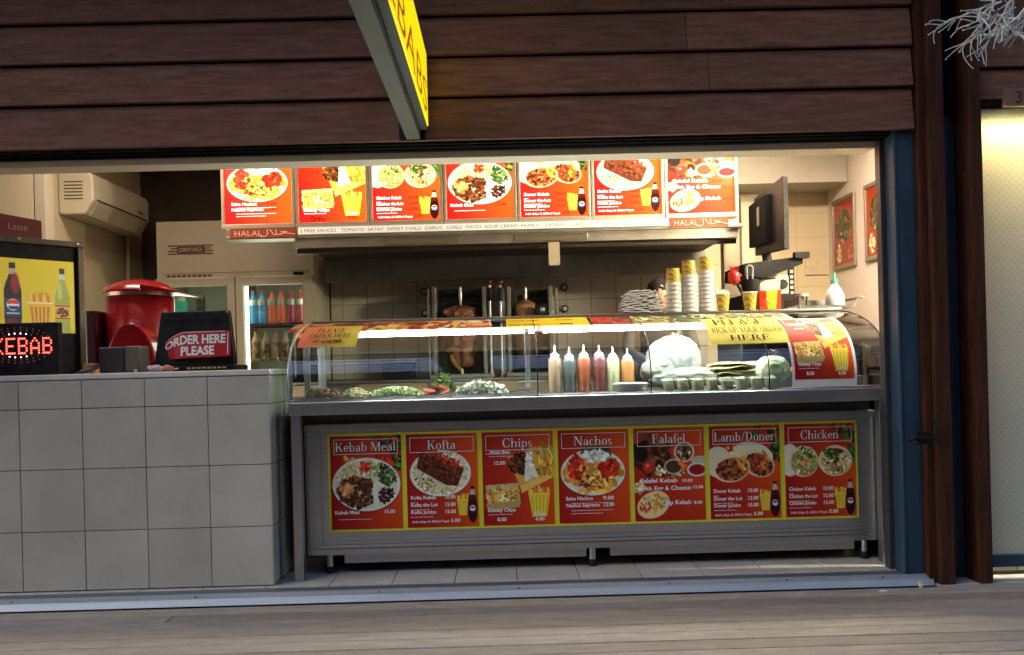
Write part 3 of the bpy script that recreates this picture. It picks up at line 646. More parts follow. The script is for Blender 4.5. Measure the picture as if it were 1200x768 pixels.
# litter
p = at(1080, 690, -.22); o = tag(MB().ell((p.x, -.215, -.037), (.012, .009, .008), 8, 6, .5, 3).ell((p.x, -.20, -.030), (.006, .006, .010), 7, 5, .3, 5).build('food_scrap', M('pale_yellow_crumb', (.6, .58, .3), .8), loc=(p.x, -.21, -.045)), 'pale yellow food scrap lying beside the foot of the blue post', 'litter')
o = tag(MB().ell((at(1035, 692, -.26).x, -.26, -.0425), (.022, .008, .003), 9, 4, .5, 2).build('paper_scrap', mPaper, loc=(at(1035, 692, -.26).x, -.26, -.045)), 'flat white paper scrap on the deck just below the sill', 'litter')
o = tag(MB().ell((at(928, 703, -.33).x, -.33, -.0420), (.03, .012, .004), 9, 4, .6, 9).ell((at(948, 699, -.29).x, -.29, -.0425), (.008, .005, .002), 7, 4, .3, 4).build('leaf_scrap', M('grey_crumb', (.3, .29, .27), .9), loc=(at(930, 703, -.33).x, -.33, -.045)), 'small grey scrap on the deck in front of the food counter', 'litter')

# ================================================================== TILED COUNTER (left)
o = T('tiled_counter', 'waist-high counter faced with large square grey tiles, left of the glass case', 'counter', (-2.3, .3, 0))
MB().box(-4.6, -1.130, .012, .62, 0, 1.012).build('core', mGrout, o)
tf = [MB()]; random.seed(15); xs = [-1.416 - .3 * k for k in range(11)]
zs = [0.004, .287, .584, .874, 1.010]
for x0, x1 in [(-1.416, -1.122)] + [(x - .3, x) for x in xs]:
    for a, b in zip(zs, zs[1:]): random.choice(tf).box(x0 + .0018, x1 - .0018, random.uniform(0, .0008), .0115, a + .0018, b - .0018)
for mb in tf: mb.build('tiled_face', mTile, o, bevel=.0015, seg=1)
mb = MB()
for j in range(2):
    for a, b in zip(zs, zs[1:]): mb.box(-1.1295, -1.119, .0015 + .3 * j, .2985 + .3 * j, a + .0018, b - .0018)
mb.build('tiled_end', mTile, o, bevel=.0015, seg=1)
MB().box(-4.6, -1.116, -.002, .64, 1.0125, 1.040).build('worktop', M('counter_top', (.55, .53, .48), .4, col2=(.62, .60, .55), nscale=5), o, bevel=.005)

# ================================================================== FOOD DISPLAY COUNTER
CL, CR = -1.046, 1.888
o = T('display_counter', 'long stainless steel food counter with a curved glass case on top', 'counter', (.42, .5, 0))
MB().box(-1.0, 1.885, .204, .95, .10, .755).build('body', mSteel, o, bevel=.003)
fr = MB()
fr.box(-1.0, 1.885, .192, .2035, .10, .130).box(-1.0, 1.885, .192, .2035, .722, .752).box(-1.0, -.965, .192, .2035, .1305, .7215).box(1.850, 1.885, .192, .2035, .1305, .7215)
fr.build('front_frame', mSteel, o, bevel=.002)
MB().box(1.271, CR - .012, .915, .925, .8785, 1.28).box(CR - .03, CR - .012, .35, .9145, .8785, 1.10).build('rear_panel', M('dark_rear_panel', (.015, .012, .010), .4), o)
fi = MB().box(-.935, 1.82, .186, .2035, .135, .150)
fi.build('lower_lip', mSteel, o, bevel=.002)
MB().box(-.93, -.922, .19, .2035, .151, .72).build('side_lip', mSteelV, o)
for z0, z1, y in ((.152, .170, .196), (.172, .178, .199)): MB().box(-.92, 1.82, y, .2035, z0, z1).build('rail', mSteel, o, bevel=.0015)
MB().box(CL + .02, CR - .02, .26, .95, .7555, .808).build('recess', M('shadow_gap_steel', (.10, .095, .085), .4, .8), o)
MB().box(CL, CR, .062, .96, .8085, .872).build('ledge', mSteel, o, bevel=.004)
mb = MB(); random.seed(5)
for i in range(40):
    x, z = random.uniform(-.95, 1.84), random.choice([.11, .118, .735, .74]); mb.cyl((x, .1925, z), (x, .1905, z), .0022, n=6)
mb.build('rivet', mSteelD, o)
for x0, x1 in ((-.82, .40), (.52, 1.76)): MB().box(x0, x1, .225, .6, .052, .0985).build('drawer', mSteel, o, bevel=.003)
MB().box(-1.116, 1.88, .66, .68, .002, .0995).build('light_block_panel', mBlackM, o)  # added to block light from behind and keep the underside in shadow
MB().box(-1.116, -1.0015, .62, .655, .10, .80).build('side_light_block', mBlackM, o)  # added to block interior light showing beside the left leg
MB().box(1.8895, 1.90, .08, .615, .002, .80).build('side_light_block', mBlackM, o)  # added to close a seam of light at the right end
for x in (-.897, .432, 1.818):
    l = MB().cyl((x, .245, .035), (x, .245, .0995), .018, n=16).build('leg', mSteelV, o, smooth=40)
    MB().cyl((x, .245, 0), (x, .245, .036), .021, n=16).build('foot', mBlack, l, smooth=40)
for x in (-1.018, 1.90):
    m_ = MB().box(x - .023, x + .023, .085, .14, 0, .808) if x < 0 else MB().box(1.862, 1.887, .12, .18, 0, .808)
    m_.build('support_leg', mSteelV, o, bevel=.003)
# curved profile of the glass, front to back
PROF = [(.066, .873), (.056, .93), (.060, .985), (.078, 1.045), (.112, 1.098), (.165, 1.146), (.24, 1.188), (.34, 1.224), (.45, 1.250), (.57, 1.272), (.68, 1.284)]
def smooth_prof(P, n=40):
    out = []
    for i in range(n + 1):
        t = i / n * (len(P) - 1); k = min(int(t), len(P) - 2); f = t - k
        p0, p1, p2, p3 = P[max(k - 1, 0)], P[k], P[k + 1], P[min(k + 2, len(P) - 1)]
        out.append(tuple(.5 * ((2 * b) + (-a + c) * f + (2 * a - 5 * b + 4 * c - d) * f * f + (-a + 3 * b - 3 * c + d) * f ** 3) for a, b, c, d in zip(p0, p1, p2, p3)))
    return out
GP = smooth_prof(PROF, 120)
GS = [0]
for a, b in zip(GP, GP[1:]): GS.append(GS[-1] + math.hypot(b[0] - a[0], b[1] - a[1]))
def onglass(x, s, off):
    """point at arc length s up the glass, lifted outwards by off"""
    s = max(0, min(GS[-1], s)); k = 0
    while k < len(GS) - 2 and GS[k + 1] < s: k += 1
    f = (s - GS[k]) / (GS[k + 1] - GS[k]); a, b = GP[k], GP[k + 1]
    ty, tz = b[0] - a[0], b[1] - a[1]; l = math.hypot(ty, tz)
    return (x, a[0] + ty * f - tz / l * off, a[1] + tz * f + ty / l * off)
def s_of(px, py):
    """arc length on the glass where the photo point falls"""
    best = (9, 0)
    for i, (y, z) in enumerate(GP):
        w = at(px, py, y); d = abs(w.z - z)
        if d < best[0]: best = (d, GS[i], w.x)
    return best[1], best[2]
def pane(name, x0, x1):
    V, F = [], []; n = len(GP)
    for off in (0, -.006):
        for s in GS:
            V += [onglass(x0, s, off), onglass(x1, s, off)]
    m = 2 * n
    for i in range(n - 1):
        F.append((2 * i, 2 * i + 1, 2 * i + 3, 2 * i + 2))
    return MB().add(V[:m], F).build(name, mGlass, o, smooth=60)
for a, b in ((CL + .006, .168), (.172, .722), (.726, 1.300), (1.304, CR - .006)): pane('front_glass', a, b)
for x in (.170, .724, 1.302):
    MB().tube([onglass(x, s, .0) for s in GS], .0028, 6).build('glass_joint', mBlack, o)
for x, nm in ((CL, 'left'), (CR - .006, 'right')):
    base = [(x, y, z) for y, z in GP] + [(x, .94, 1.284), (x, .94, .873)]
    g = MB().add(base, [tuple(range(len(base)))]).build('end_glass', mGlassE if x < 0 else glass_mat('smoked_end_glass', (.16, .13, .12), base=.05), o)
    MB().tube([onglass(x + .003, s, .0) for s in GS], .0065 if x < 0 else .004, 6).build('edge_trim', M('clear_edge', (.45, .52, .55), .2, .3) if x < 0 else mBlackM, g, smooth=60)
MB().box(CL, CR, .66, .96, 1.285, 1.299).build('top_shelf', mSteel, o, bevel=.003)
for x in (CL + .012, CR - .012): MB().box(x - .01, x + .01, .93, .95, .8725, 1.2845).build('rear_upright', mSteelV, o)
MB().box(.118, .142, .30, .32, .8725, 1.215).build('centre_upright', M('white_upright', (.6, .62, .6), .4), o, bevel=.002)
MB().box(1.258, 1.27, .42, .94, .8725, 1.2).build('divider', M('smoked_divider', (.03, .032, .035), .3), o)
MB().box(CL + .03, -.985, .30, .312, .8725, 1.16).build('corner_upright', mSteelV, o, bevel=.002)
MB().box(CL + .01, CR - .01, .105, .93, .8725, .8785).build('display_deck', mSteel, o)
for a, b in ((at(420, 389, .34).x, at(626, 389, .34).x), (at(636, 385, .34).x, at(905, 382, .34).x)):
    h = MB().cyl((a, .345, 1.203), (b, .345, 1.203), .0105, n=12).build('tube_lamp', M('cool_tube', (1, 1, 1), emit=24, ecol=(.93, 1, .90)), o, smooth=40)
    MB().box(a - .02, b + .02, .365, .40, 1.205, 1.225).build('lamp_holder', mSteelD, h)

# the seven framed posters on the counter front
ORDER = ['kebab', 'kofta', 'chips', 'nachos', 'falafel', 'doner', 'chicken']
ARTC = {}
for i, k in enumerate(ORDER):
    a = Art(84, 109, seed=20 + i); a.grad((152, 14, 20), (215, 82, 22), 1, {'kofta': -.2, 'falafel': -.9}.get(k, -.35), 1.5); ARTS[k](a); ARTC[k] = a
PD = {'kebab': 'red Kebab Meal poster with a round plate of meat and salad, on the counter front',
      'kofta': 'red Kofta poster with a plate of grilled mince on rice, on the counter front',
      'chips': 'red Chips poster with boxes and a cup of chips, on the counter front',
      'nachos': 'red Nachos poster with a heaped plate of corn chips, on the counter front',
      'falafel': 'orange-red Falafel poster with falafel balls and dips, on the counter front',
      'doner': 'red Lamb/Doner poster with two cut wraps, on the counter front',
      'chicken': 'red Chicken poster with two cut chicken wraps, on the counter front'}
mArt = art_mat('printed_poster', 0, .6); mArt.node_tree.nodes['Principled BSDF'].inputs['Specular IOR Level'].default_value = .2
for i, k in enumerate(ORDER):
    x0 = -.886 + .3806 * i
    p = T('menu_poster', PD[k], 'poster', (x0 + .19, .2, .217), 'posters along the counter front')
    MB().box(x0, x0 + .3800, .1985, .2032, .215, .706).build('border', mYellow, p)
    lo = lambda x, y, x0=x0, Y=.1965: (x0 + .012 + x * .356 / 84, Y, .694 - y * .468 / 109)
    art_object('picture', ARTC[k], lambda u, v: lo(u * 84, v * 109), mArt, p)
    wm, pm = MB(), MB(); sh = MB()
    menu_text(k, lambda x, y: lo(x, y, Y=.1945), wm, pm); menu_text(k, lambda x, y: lo(x + .55, y + .45, Y=.1955), sh, sh, True)
    sh.build('letter_edge', mBlackInk, p); wm.build('lettering', mWhiteInk, p); pm.build('price', mWhiteInk, p)

# food pictures along the top edge of the glass
sA, _ = s_of(500, 384); sB = sA + .10
s0, xa = s_of(360, 390); s0 = s_of(500, 386)[0]; s1 = GS[-1] - .02
def strip(name, px0, px1, label, painter, w, seed, s0=s0, s1=s1, txt=None):
    _, x0 = s_of(px0, 378); _, x1 = s_of(px1, 378)
    a = Art(w, 26, k=1.5, seed=seed); painter(a); a.A *= .6 if txt is None else .8
    ob = art_object(name, a, lambda u, v: onglass(x0 + (x1 - x0) * u, s1 + (s0 - s1) * v, .0015), mArt, None, loc=(x0, .3, 1.2))
    tag(ob, label, 'sticker', 'picture stickers along the top of the glass')
    if txt:
        t = MB()
        for body, xx, v, h, wd in txt: t.txt(body, h * 2.6, lambda a_, b_: onglass(x0 + xx * (x1 - x0) + a_, s1 + (s0 - s1) * v + b_, .003), 'l', .03, width=wd)
        t.build('lettering', mBlackInk, ob)
def pt1(a):
    a.grad((200, 120, 30), (190, 80, 40)); a.scat(100, 13, 110, 14, CHIP + TOM + PITA, 420, 2, 6, el=3); a.scat(60, 12, 12, 8, [(60, 20, 40)], 20, 2, 5); a.scat(90, 10, 60, 6, [(120, 50, 30)], 60, 1, 3, el=4)
def pt2(a): a.grad((226, 200, 30), (232, 206, 40))
def pt3(a): a.grad((170, 100, 50), (160, 120, 60)); a.scat(40, 13, 45, 13, MEAT + TOM + [(180, 90, 60)], 200, 2, 5, el=2); a.scat(16, 14, 12, 9, TOM, 30, 2, 5)
def pt4(a): a.grad((150, 140, 50), (165, 150, 60)); a.scat(120, 13, 125, 12, GREEN + PITA + [(120, 60, 50), (90, 60, 40), (170, 160, 60)], 420, 2, 6, el=2.5)
strip('food_sticker', 352, 575, 'long sticker of chips and meat along the top glass edge, left half of the case', pt1, 200, 1)
strip('sauce_sticker', 593, 690, 'yellow sauce name sticker in the middle of the top glass edge', pt2, 90, 2, txt=[('sweet chilli', .03, .50, .010, .16), ('sour cream', .03, .92, .010, .16), ('satay', .60, .50, .010, .1), ('BBQ', .64, .92, .010, .07)])
strip('food_sticker', 694, 741, 'short grilled meat picture sticker right of the yellow sauce sticker', pt3, 60, 3)
strip('food_sticker', 743, 936, 'long olive sticker of wraps along the top glass edge, right half of the case', pt4, 180, 4)

# signs stuck to the glass
def glass_sign(name, label, px0, px1, py0, py1, mat, lines, skew=0):
    pc = (px0 + px1) / 2; tab = [s_of(pc, py0 + (py1 - py0) * j / 24)[0] for j in range(25)]
    def sv(v):
        v = max(0, min(.9999, v)) * 24; k = int(v); return tab[k] + (tab[k + 1] - tab[k]) * (v - k)
    _, x0 = s_of(px0, (py0 + py1) / 2); _, x1 = s_of(px1, (py0 + py1) / 2)
    N = 24; V = [onglass(x0 + (x1 - x0) * u, sv(j / N), .004) for j in range(N + 1) for u in (0, 1)]
    F = [(2 * j, 2 * j + 1, 2 * j + 3, 2 * j + 2) for j in range(N)]
    g = MB().add(V, F).build(name, mat, None, loc=(x0, .15, 1.1)); tag(g, label, 'sign')
    for body, xx, v, h, wd, ser in lines:
        MB().txt(body, h, lambda a_, b_: onglass(x0 + xx * (x1 - x0) + a_, sv(v - b_), .0125), 'c', .04, width=wd * (x1 - x0), serif=ser).build('lettering', mBlackInk, g)
    return g
def add_gradient(m, c1, c2, ax=0, lo_=0, hi=.3):
    n = m.node_tree; tc = n.nodes.new('ShaderNodeTexCoord'); sp = n.nodes.new('ShaderNodeSeparateXYZ'); mr = n.nodes.new('ShaderNodeMapRange'); mx = n.nodes.new('ShaderNodeMix'); mx.data_type = 'RGBA'
    n.links.new(tc.outputs['Object'], sp.inputs[0]); n.links.new(sp.outputs[ax], mr.inputs[0]); mr.inputs['From Min'].default_value = lo_; mr.inputs['From Max'].default_value = hi
    n.links.new(mr.outputs[0], mx.inputs[0]); mx.inputs[6].default_value = rgb(*c1); mx.inputs[7].default_value = rgb(*c2); n.links.new(mx.outputs[2], n.nodes['Principled BSDF'].inputs['Base Color'])
mOY = M('printed_orange_yellow_card', (.5, .3, .05), .45); add_gradient(mOY, (.50, .13, .06), (.45, .44, .05), 0, .04, .26)
glass_sign('order_sign', 'orange-to-yellow order here card stuck on the left end of the curved glass', 353, 420, 384, 408, mOY, [('PLEASE', .5, .34, .17, .5, True), ('ORDER HERE', .52, .60, .19, .72, True), ('AT CASHIER', .5, .82, .12, .5, False)])
glass_sign('pickup_sign', 'yellow card reading please pick up your order here, stuck on the curved glass', 829, 922, 374, 403, mYelSign, [('PLEASE', .45, .30, .21, .66, True), ('PICK UP YOUR ORDER', .5, .61, .21, .90, True), ('HERE', .5, .93, .23, .52, True)])
# chips poster on the glass
g = T('glass_poster', 'curved white-edged Chips poster stuck on the right part of the glass case', 'poster', (1.5, .1, .88))
sa, _ = s_of(960, 374); sb = .012; xa, xb = at(928, 450, .06).x, at(1004, 450, .06).x
def pg(x, y, off): return onglass(xa + (xb - xa) * (x + 4) / 92, sa + (sb - sa) * (y + 4) / 122, off)
V = [pg(-4 + 92 * u, -4 + 122 * j / 16, .004) for j in range(17) for u in (0, 1)]
MB().add(V, [(2 * j, 2 * j + 1, 2 * j + 3, 2 * j + 2) for j in range(16)]).build('paper', mPaper, g)
art_object('picture', ARTC['chips'], lambda u, v: pg(u * 84, v * 109, .0052), mArt, g)
wm, pm = MB(), MB(); menu_text('chips', lambda x, y: pg(x, y, .009), wm, pm); wm.build('lettering', mWhiteInk, g); pm.build('price', mWhiteInk, g)

# ------------------------------------------------------------------ food inside the case
def thin_plastic(name, c, k=.5):
    m = M(name, c, .35); n = m.node_tree; t = n.nodes.new('ShaderNodeBsdfTranslucent'); t.inputs[0].default_value = rgb(*c); mx = n.nodes.new('ShaderNodeMixShader'); mx.inputs[0].default_value = k
    n.links.new(n.nodes['Principled BSDF'].outputs[0], mx.inputs[1]); n.links.new(t.outputs[0], mx.inputs[2]); n.links.new(mx.outputs[0], n.nodes['Material Output'].inputs[0]); return m
ZD = .8785
def pan(name, label, x0, x1, y0=.125, y1=.40):
    t = T(name, label, 'tray', ((x0 + x1) / 2, (y0 + y1) / 2, ZD), 'steel trays inside the glass case')
    MB().box(x0, x1, y0, y0 + .006, ZD + .0005, ZD + .012).box(x0, x1, y1 - .006, y1, ZD + .0005, ZD + .012).box(x0, x0 + .006, y0 + .006, y1 - .006, ZD + .0005, ZD + .012).box(x1 - .006, x1, y0 + .006, y1 - .006, ZD + .0005, ZD + .012).build('rim', mSteel, t)
    MB().box(x0 + .006, x1 - .006, y0 + .006, y1 - .006, ZD + .0005, ZD + .003).build('floor', mSteel, t); return t
def heap(name, label, x0, x1, h, mats, n, sz, y0=.14, y1=.38, el=2.5, curl=0, base=True):
    cx, cy, rx, ry = (x0 + x1) / 2, (y0 + y1) / 2, (x1 - x0) / 2 * 1.1, (y1 - y0) / 2; mb = MB(); m2 = MB()
    if base: mb.ell((cx, cy, ZD + .004), (rx * .95, ry * .95, h * .75), 22, 12, .5, cx * 9, 9)
    for q in range(n):
        t, r = random.random() * 6.28, math.sqrt(random.random()); x, y = r * math.cos(t), r * math.sin(t)
        z = ZD + .006 + h * .9 * max(0, 1 - r ** 2.2) ** .7 * random.uniform(.8, 1.1)
        a, b = random.random() * 6.28, random.uniform(-.7, .7); L = sz * random.uniform(.6, 1.4)
        d = Vector((math.cos(a) * math.cos(b), math.sin(a) * math.cos(b), math.sin(b))) * L; s_ = Vector((-math.sin(a), math.cos(a), .3)) * L / el
        c = Vector((cx + x * rx, cy + y * ry, z)); t_ = Vector((0, 0, L / el * .35))
        P = [c - d - s_, c + d - s_, c + d + s_ + t_ * 2, c - d + s_ + t_]
        m2.prism(P, t_)
    ob = mb.build(name, mats[0], None, smooth=70, loc=(cx, cy, ZD)) if base else None
    if ob: m2.build('shreds', mats[1], ob)
    else: ob = m2.build(name, mats[1], None, loc=(cx, cy, ZD))
    return tag(ob, label, 'food', None, 'stuff')
random.seed(21)
mFal = M('fried_falafel', (.16, .075, .025), .8, col2=(.28, .14, .05), nscale=40, bump=.6, bscale=90)
mChee = M('grated_cheese', (.72, .64, .30), .6, col2=(.82, .76, .46), nscale=50)
mLet = M('shredded_lettuce', (.30, .46, .10), .5, col2=(.60, .68, .34), nscale=40)
mLet2 = M('shredded_lettuce_light', (.50, .62, .22), .5, col2=(.78, .84, .56), nscale=60)
mTom = M('tomato_slice', (.48, .05, .02), .3, col2=(.60, .12, .04), nscale=50)
mOni = M('white_onion', (.78, .80, .62), .4, col2=(.86, .87, .76), nscale=40)
mTab = M('tabouli', (.05, .09, .02), .6, col2=(.15, .2, .06), nscale=60)
def X_(px, Y=.25): return at(px, 462, Y).x
pan('steel_tray', 'steel tray of falafel balls at the left end of the glass case', X_(358), X_(400))
fx = [(px, yy) for yy in (.17, .22, .27, .32) for px in (368, 376, 384, 393)]
f0 = None
for i, (px, yy) in enumerate(fx):
    x = X_(px) + random.uniform(-.008, .008); z = ZD + .021 + (.016 if i % 3 == 1 else 0)
    if f0 is None: f0 = tag(MB().ell((x, yy, z), (.020, .020, .018), 12, 9, .25, i).build('falafel_ball', mFal, smooth=80, loc=(x, yy, z)), 'round brown falafel ball in the leftmost steel tray', 'food', 'falafel balls in the leftmost tray')
    else:
        c = f0.copy(); COL.objects.link(c); c.location = (x, yy, z); c.rotation_euler = (i, i * 2, i * 3)
pan('steel_tray', 'steel tray of grated cheese between the falafel and the lettuce', X_(401), X_(432)); heap('cheese_heap', 'pale yellow heap of grated cheese beside the falafel', X_(402), X_(431), .050, (mChee, mChee), 900, .0055)
pan('steel_tray', 'steel tray of shredded lettuce in the left half of the case', X_(433), X_(494)); heap('lettuce_heap', 'wide green heap of shredded lettuce in the left half of the case', X_(434), X_(493), .046, (mLet, mLet2), 1800, .009)
pan('steel_tray', 'steel tray of tomato slices between the lettuce and the onion', X_(495), X_(533))
ts = None
for i in range(14):
    x = X_(random.uniform(501, 527)); yy = random.uniform(.16, .33); z = ZD + .012 + .0028 * i
    c = MB().cyl((0, 0, -.002), (0, 0, .002), .024, n=18).build('tomato_slice', mTom, loc=(0, 0, 0)) if ts is None else ts.copy()
    if ts is None: ts = c; tag(c, 'round red tomato slice lying in the tray between lettuce and onion', 'food', 'tomato slices in the middle tray')
    else: COL.objects.link(c)
    c.location = (x, yy, z); c.rotation_euler = (random.uniform(-.4, .5), random.uniform(-.4, .4), i)
pan('steel_tray', 'steel tray of sliced white onion right of the tomatoes', X_(534), X_(592)); heap('onion_heap', 'tall pale heap of sliced onion right of the tomato slices', X_(536), X_(591), .062, (mOni, mOni), 500, .014, el=2.4)
pan('steel_tray', 'shallow steel tray holding long white strips, left of the centre upright', X_(593), X_(628))
tag(MB().prism([(X_(596), .22, ZD + .014), (X_(596), .25, ZD + .010), (X_(626), .30, ZD + .034), (X_(626), .27, ZD + .038)], (0, 0, .004)).build('paper_strip', mPaper, loc=(X_(610), .25, ZD + .015)), 'long white strip lying in the tray left of the centre upright', 'paper')
x = at(520, 440, .5).x
heap('tabouli_heap', 'dark green tabouli bunch standing behind the tomato tray', x - .05, x + .05, .11, (mTab, mTab), 320, .012, y0=.44, y1=.56)

# sauce bottles
def bottle(c, r, h, cap='cone'):
    return [(.0, 0), (r * .96, 0), (r, .006), (r, h * .66), (r * .93, h * .72), (r * .55, h * .77)]
SB = [(651, 'tan', (.50, .32, .20), 405), (668, 'dark grey', (.10, .12, .12), 407), (685, 'orange-red', (.48, .10, .03), 404), (703, 'dark red', (.20, .035, .03), 404), (719, 'pale yellow', (.66, .64, .38), 406), (736, 'bright orange', (.62, .24, .07), 408)]
for i, (px, nm, c, pt) in enumerate(SB):
    p = at(px, 455, .42); h = at(px, pt, .42).z - ZD - .001
    t = T('sauce_bottle', nm + ' sauce in a white-capped squeeze bottle in the case', 'bottle', (p.x, .42, ZD), 'squeeze bottles of sauce in the glass case')
    r = .034; c = tuple(min(.8, k_ * 1.15 + .03) for k_ in c)
    MB().lathe((p.x, .42, ZD + .001), bottle(0, r, h), 22).build('body', M('sauce_' + nm.replace(' ', '_').replace('-', '_'), c, .3, coat=.3, sub=.0), t, smooth=50)
    MB().lathe((p.x, .42, ZD + .001), [(r * .72, h * .735), (r * .74, h * .79), (r * .45, h * .83), (r * .16, h * .87), (r * .10, h)], 18).build('cap', M('translucent_cap', (.70, .70, .62), .4), t, smooth=50)
# white tub in front of the bottles
p = at(739, 453, .27)
o = T('plastic_tub', 'low white plastic tub in front of the orange sauce bottle', 'tub', (p.x, .27, ZD))
MB().lathe((p.x, .27, ZD + .001), [(.055, 0), (.075, .004), (.088, .03), (.090, .034)], 28).build('bowl', mWhiteP, o, smooth=50)
MB().lathe((p.x, .27, ZD + .0355), [(.092, 0), (.092, .005), (.075, .010), (0.001, .0105)], 28, cap=False).build('lid', mWhiteP, o, smooth=50)
# bag of bread and stacked flat bread
def fold_bag(c, rr, seed, mb):
    V, F = [], []; n, m = 84, 52
    for j in range(m + 1):
        th = math.pi * j / m
        for i in range(n):
            ph = 2 * math.pi * i / n; d = Vector((math.sin(th) * math.cos(ph), math.sin(th) * math.sin(ph), math.cos(th)))
            q = Vector((d.x * 2.2, d.y * 2.2, d.z * 1.1)) + Vector((seed, seed * .7, 0))
            k = 1 + .10 * mnoise.noise(d * 1.6 + Vector((seed, 0, 0))) - .13 * abs(mnoise.noise(q * 1.5)) - .07 * abs(mnoise.noise(q * 3.7)) + .05
            V.append((c[0] + d.x * rr[0] * k, c[1] + d.y * rr[1] * k, max(ZD + .0015, c[2] + d.z * rr[2] * k)))
    for j in range(m):
        for i in range(n): F.append((j * n + i, (j + 1) * n + i, (j + 1) * n + (i + 1) % n, j * n + (i + 1) % n))
    return mb.add(V, F)
MB.vf = lambda s: (s.v, s.f)
mBag = M('white_bread_bag', (.36, .36, .33), .5, col2=(.46, .46, .42), nscale=9, bump=1, bscale=14)
mPit = M('flat_bread', (.55, .46, .26), .7, col2=(.74, .70, .52), nscale=12, bump=.3, bscale=40)
p = at(788, 440, .50); zb = at(788, 393, .50).z
o = tag(fold_bag((p.x + .01, .52, (ZD + zb) / 2 + .004), (.150, .13, (zb - ZD) / 2), 3, MB()).add(*fold_bag((p.x + .05, .47, ZD + .060), (.19, .15, .062), 8, MB()).vf()).add(*fold_bag((p.x - .04, .50, ZD + .10), (.13, .12, .085), 12, MB()).vf()).build('bread_bag', mBag, smooth=80, loc=(p.x, .52, ZD)), 'large puffed white bag of bread behind the glass joint, right of the sauces', 'bag')
MB().tube([(p.x + .0, .50, zb - .005), (p.x + .01, .49, zb + .012), (p.x + .02, .5, zb + .005)], .008, 8, .003).build('knot', mBag, o, smooth=60)
for i in range(8):
    q = at(862 + (i % 2) * 8 - (i == 7) * 6, 446, .48); z = ZD + .0015 + .0165 * i
    mb = MB(); n = 36; V = []; F = []; rings = (0, .3, .6, .85, 1, 1.01, .9, .6, .3, 0); hs = (.014, .015, .014, .012, .006, .002, 0, 0, 0, 0)
    for rr, hh in zip(rings, hs):
        for a in range(n):
            t = 6.283 * a / n; wob = .0055 * math.sin(t * 3 + i * 2) * rr + .003 * math.sin(t * 7 + i) * rr
            V.append((q.x + rr * (.155 + .012 * math.sin(t * 2 + i)) * math.cos(t), .48 + rr * .15 * math.sin(t), z + hh + wob + .004))
    for k in range(len(rings) - 1):
        for a in range(n): F.append((k * n + a, (k + 1) * n + a, (k + 1) * n + (a + 1) % n, k * n + (a + 1) % n))
    tag(mb.add(V, F).build('flat_bread', mPit, smooth=60, loc=(q.x, .48, z)), ['bottom', 'second', 'third', 'fourth', 'fifth', 'sixth', 'seventh', 'topmost'][i] + ' flat bread in the pile beside the bread bag', 'bread', 'flat breads piled in the case')
p = at(903, 442, .46)
o = tag(fold_bag((p.x - .02, .36, ZD + .080), (.095, .08, .084), 5, MB()).build('bread_bag', M('greenish_white_bag', (.66, .72, .56), .3, col2=(.8, .84, .72), nscale=10, bump=.6, bscale=30), smooth=80, loc=(p.x, .46, ZD)), 'small bulging greenish-white bag right of the flat bread pile', 'bag')
p = at(905, 430, .55)
tag(MB().ell((p.x, .55, ZD + .10), (.06, .06, .10), 24, 16, .3, 2, 8).build('plastic_bag', glass_mat('clear_film', (.85, .88, .86), rough=.08, base=.12), smooth=80, loc=(p.x, .55, ZD)), 'clear crumpled plastic bag behind the greenish bread bag', 'bag')
# salad tubs
mTubC = glass_mat('clear_tub', (.92, .95, .92), rough=.05, base=.10)
mSal = M('tub_salad', (.62, .50, .26), .6, col2=(.85, .82, .66), nscale=60, ramp=(.4, .6)); tub0 = None
for i in range(8):
    p = at(784 + i * 17.2, 456, .17)
    if tub0 is None:
        t = tub0 = T('salad_tub', 'small clear tub in the row of eight tubs along the front glass', 'tub', (p.x, .17, ZD), 'clear tubs in a row along the front glass')
        MB().prism([(p.x - .020, .135, ZD + .001), (p.x + .022, .135, ZD + .001), (p.x + .022, .20, ZD + .001), (p.x - .020, .20, ZD + .001)], (-.008, 0, .044)).build('tub', thin_plastic('cloudy_tub', (.85, .82, .66), .6), t, bevel=.004)
        MB().ell((p.x - .002, .166, ZD + .020), (.020, .026, .018), 14, 10, .5, 3, 16).build('salad', mSal, t, smooth=60)
        MB().prism([(p.x - .036, .13, ZD + .046), (p.x + .018, .13, ZD + .050), (p.x + .018, .205, ZD + .060), (p.x - .036, .205, ZD + .056)], (0, 0, .004)).build('lid', thin_plastic('cloudy_lid', (.85, .88, .80), .6), t, bevel=.001)
    else:
        c = copy_tree(tub0); c.location = (p.x, .17 + (i % 2) * .004, ZD); c.rotation_euler = (0, 0, random.uniform(-.15, .15))
# dark hot food section on the right
o = T('hot_food_pan', 'dark hot food pan behind the chips poster at the right end of the case', 'pan', (1.6, .5, ZD))
MB().box(1.29, 1.86, .30, .9, ZD + .0005, ZD + .05).build('pan', mSteelD, o, bevel=.004)
MB().ell((1.58, .6, ZD + .05), (.24, .25, .05), 24, 12, .5, 3, 14).build('food', M('browned_meat', (.10, .035, .015), .6, col2=(.25, .09, .03), nscale=30, bump=.6, bscale=60), o, smooth=70)
o = T('price_card', 'small white price card and jar at the right end of the case', 'card', (at(1028, 410, .3).x, .3, ZD))
p = at(1028, 411, .28)
MB().box(p.x - .035, p.x + .03, .28, .283, p.z - .03, p.z + .03).build('card', mPaper, o)
mb = MB()
for k in range(4): mb.box(p.x - .028, p.x + .02 - .01 * (k % 2), .2775, .2795, p.z + .018 - k * .013, p.z + .022 - k * .013)
mb.build('print', mBlackInk, o)
MB().box(p.x - .004, p.x + .004, .284, .288, ZD, p.z - .02).build('stand', mSteelV, o)
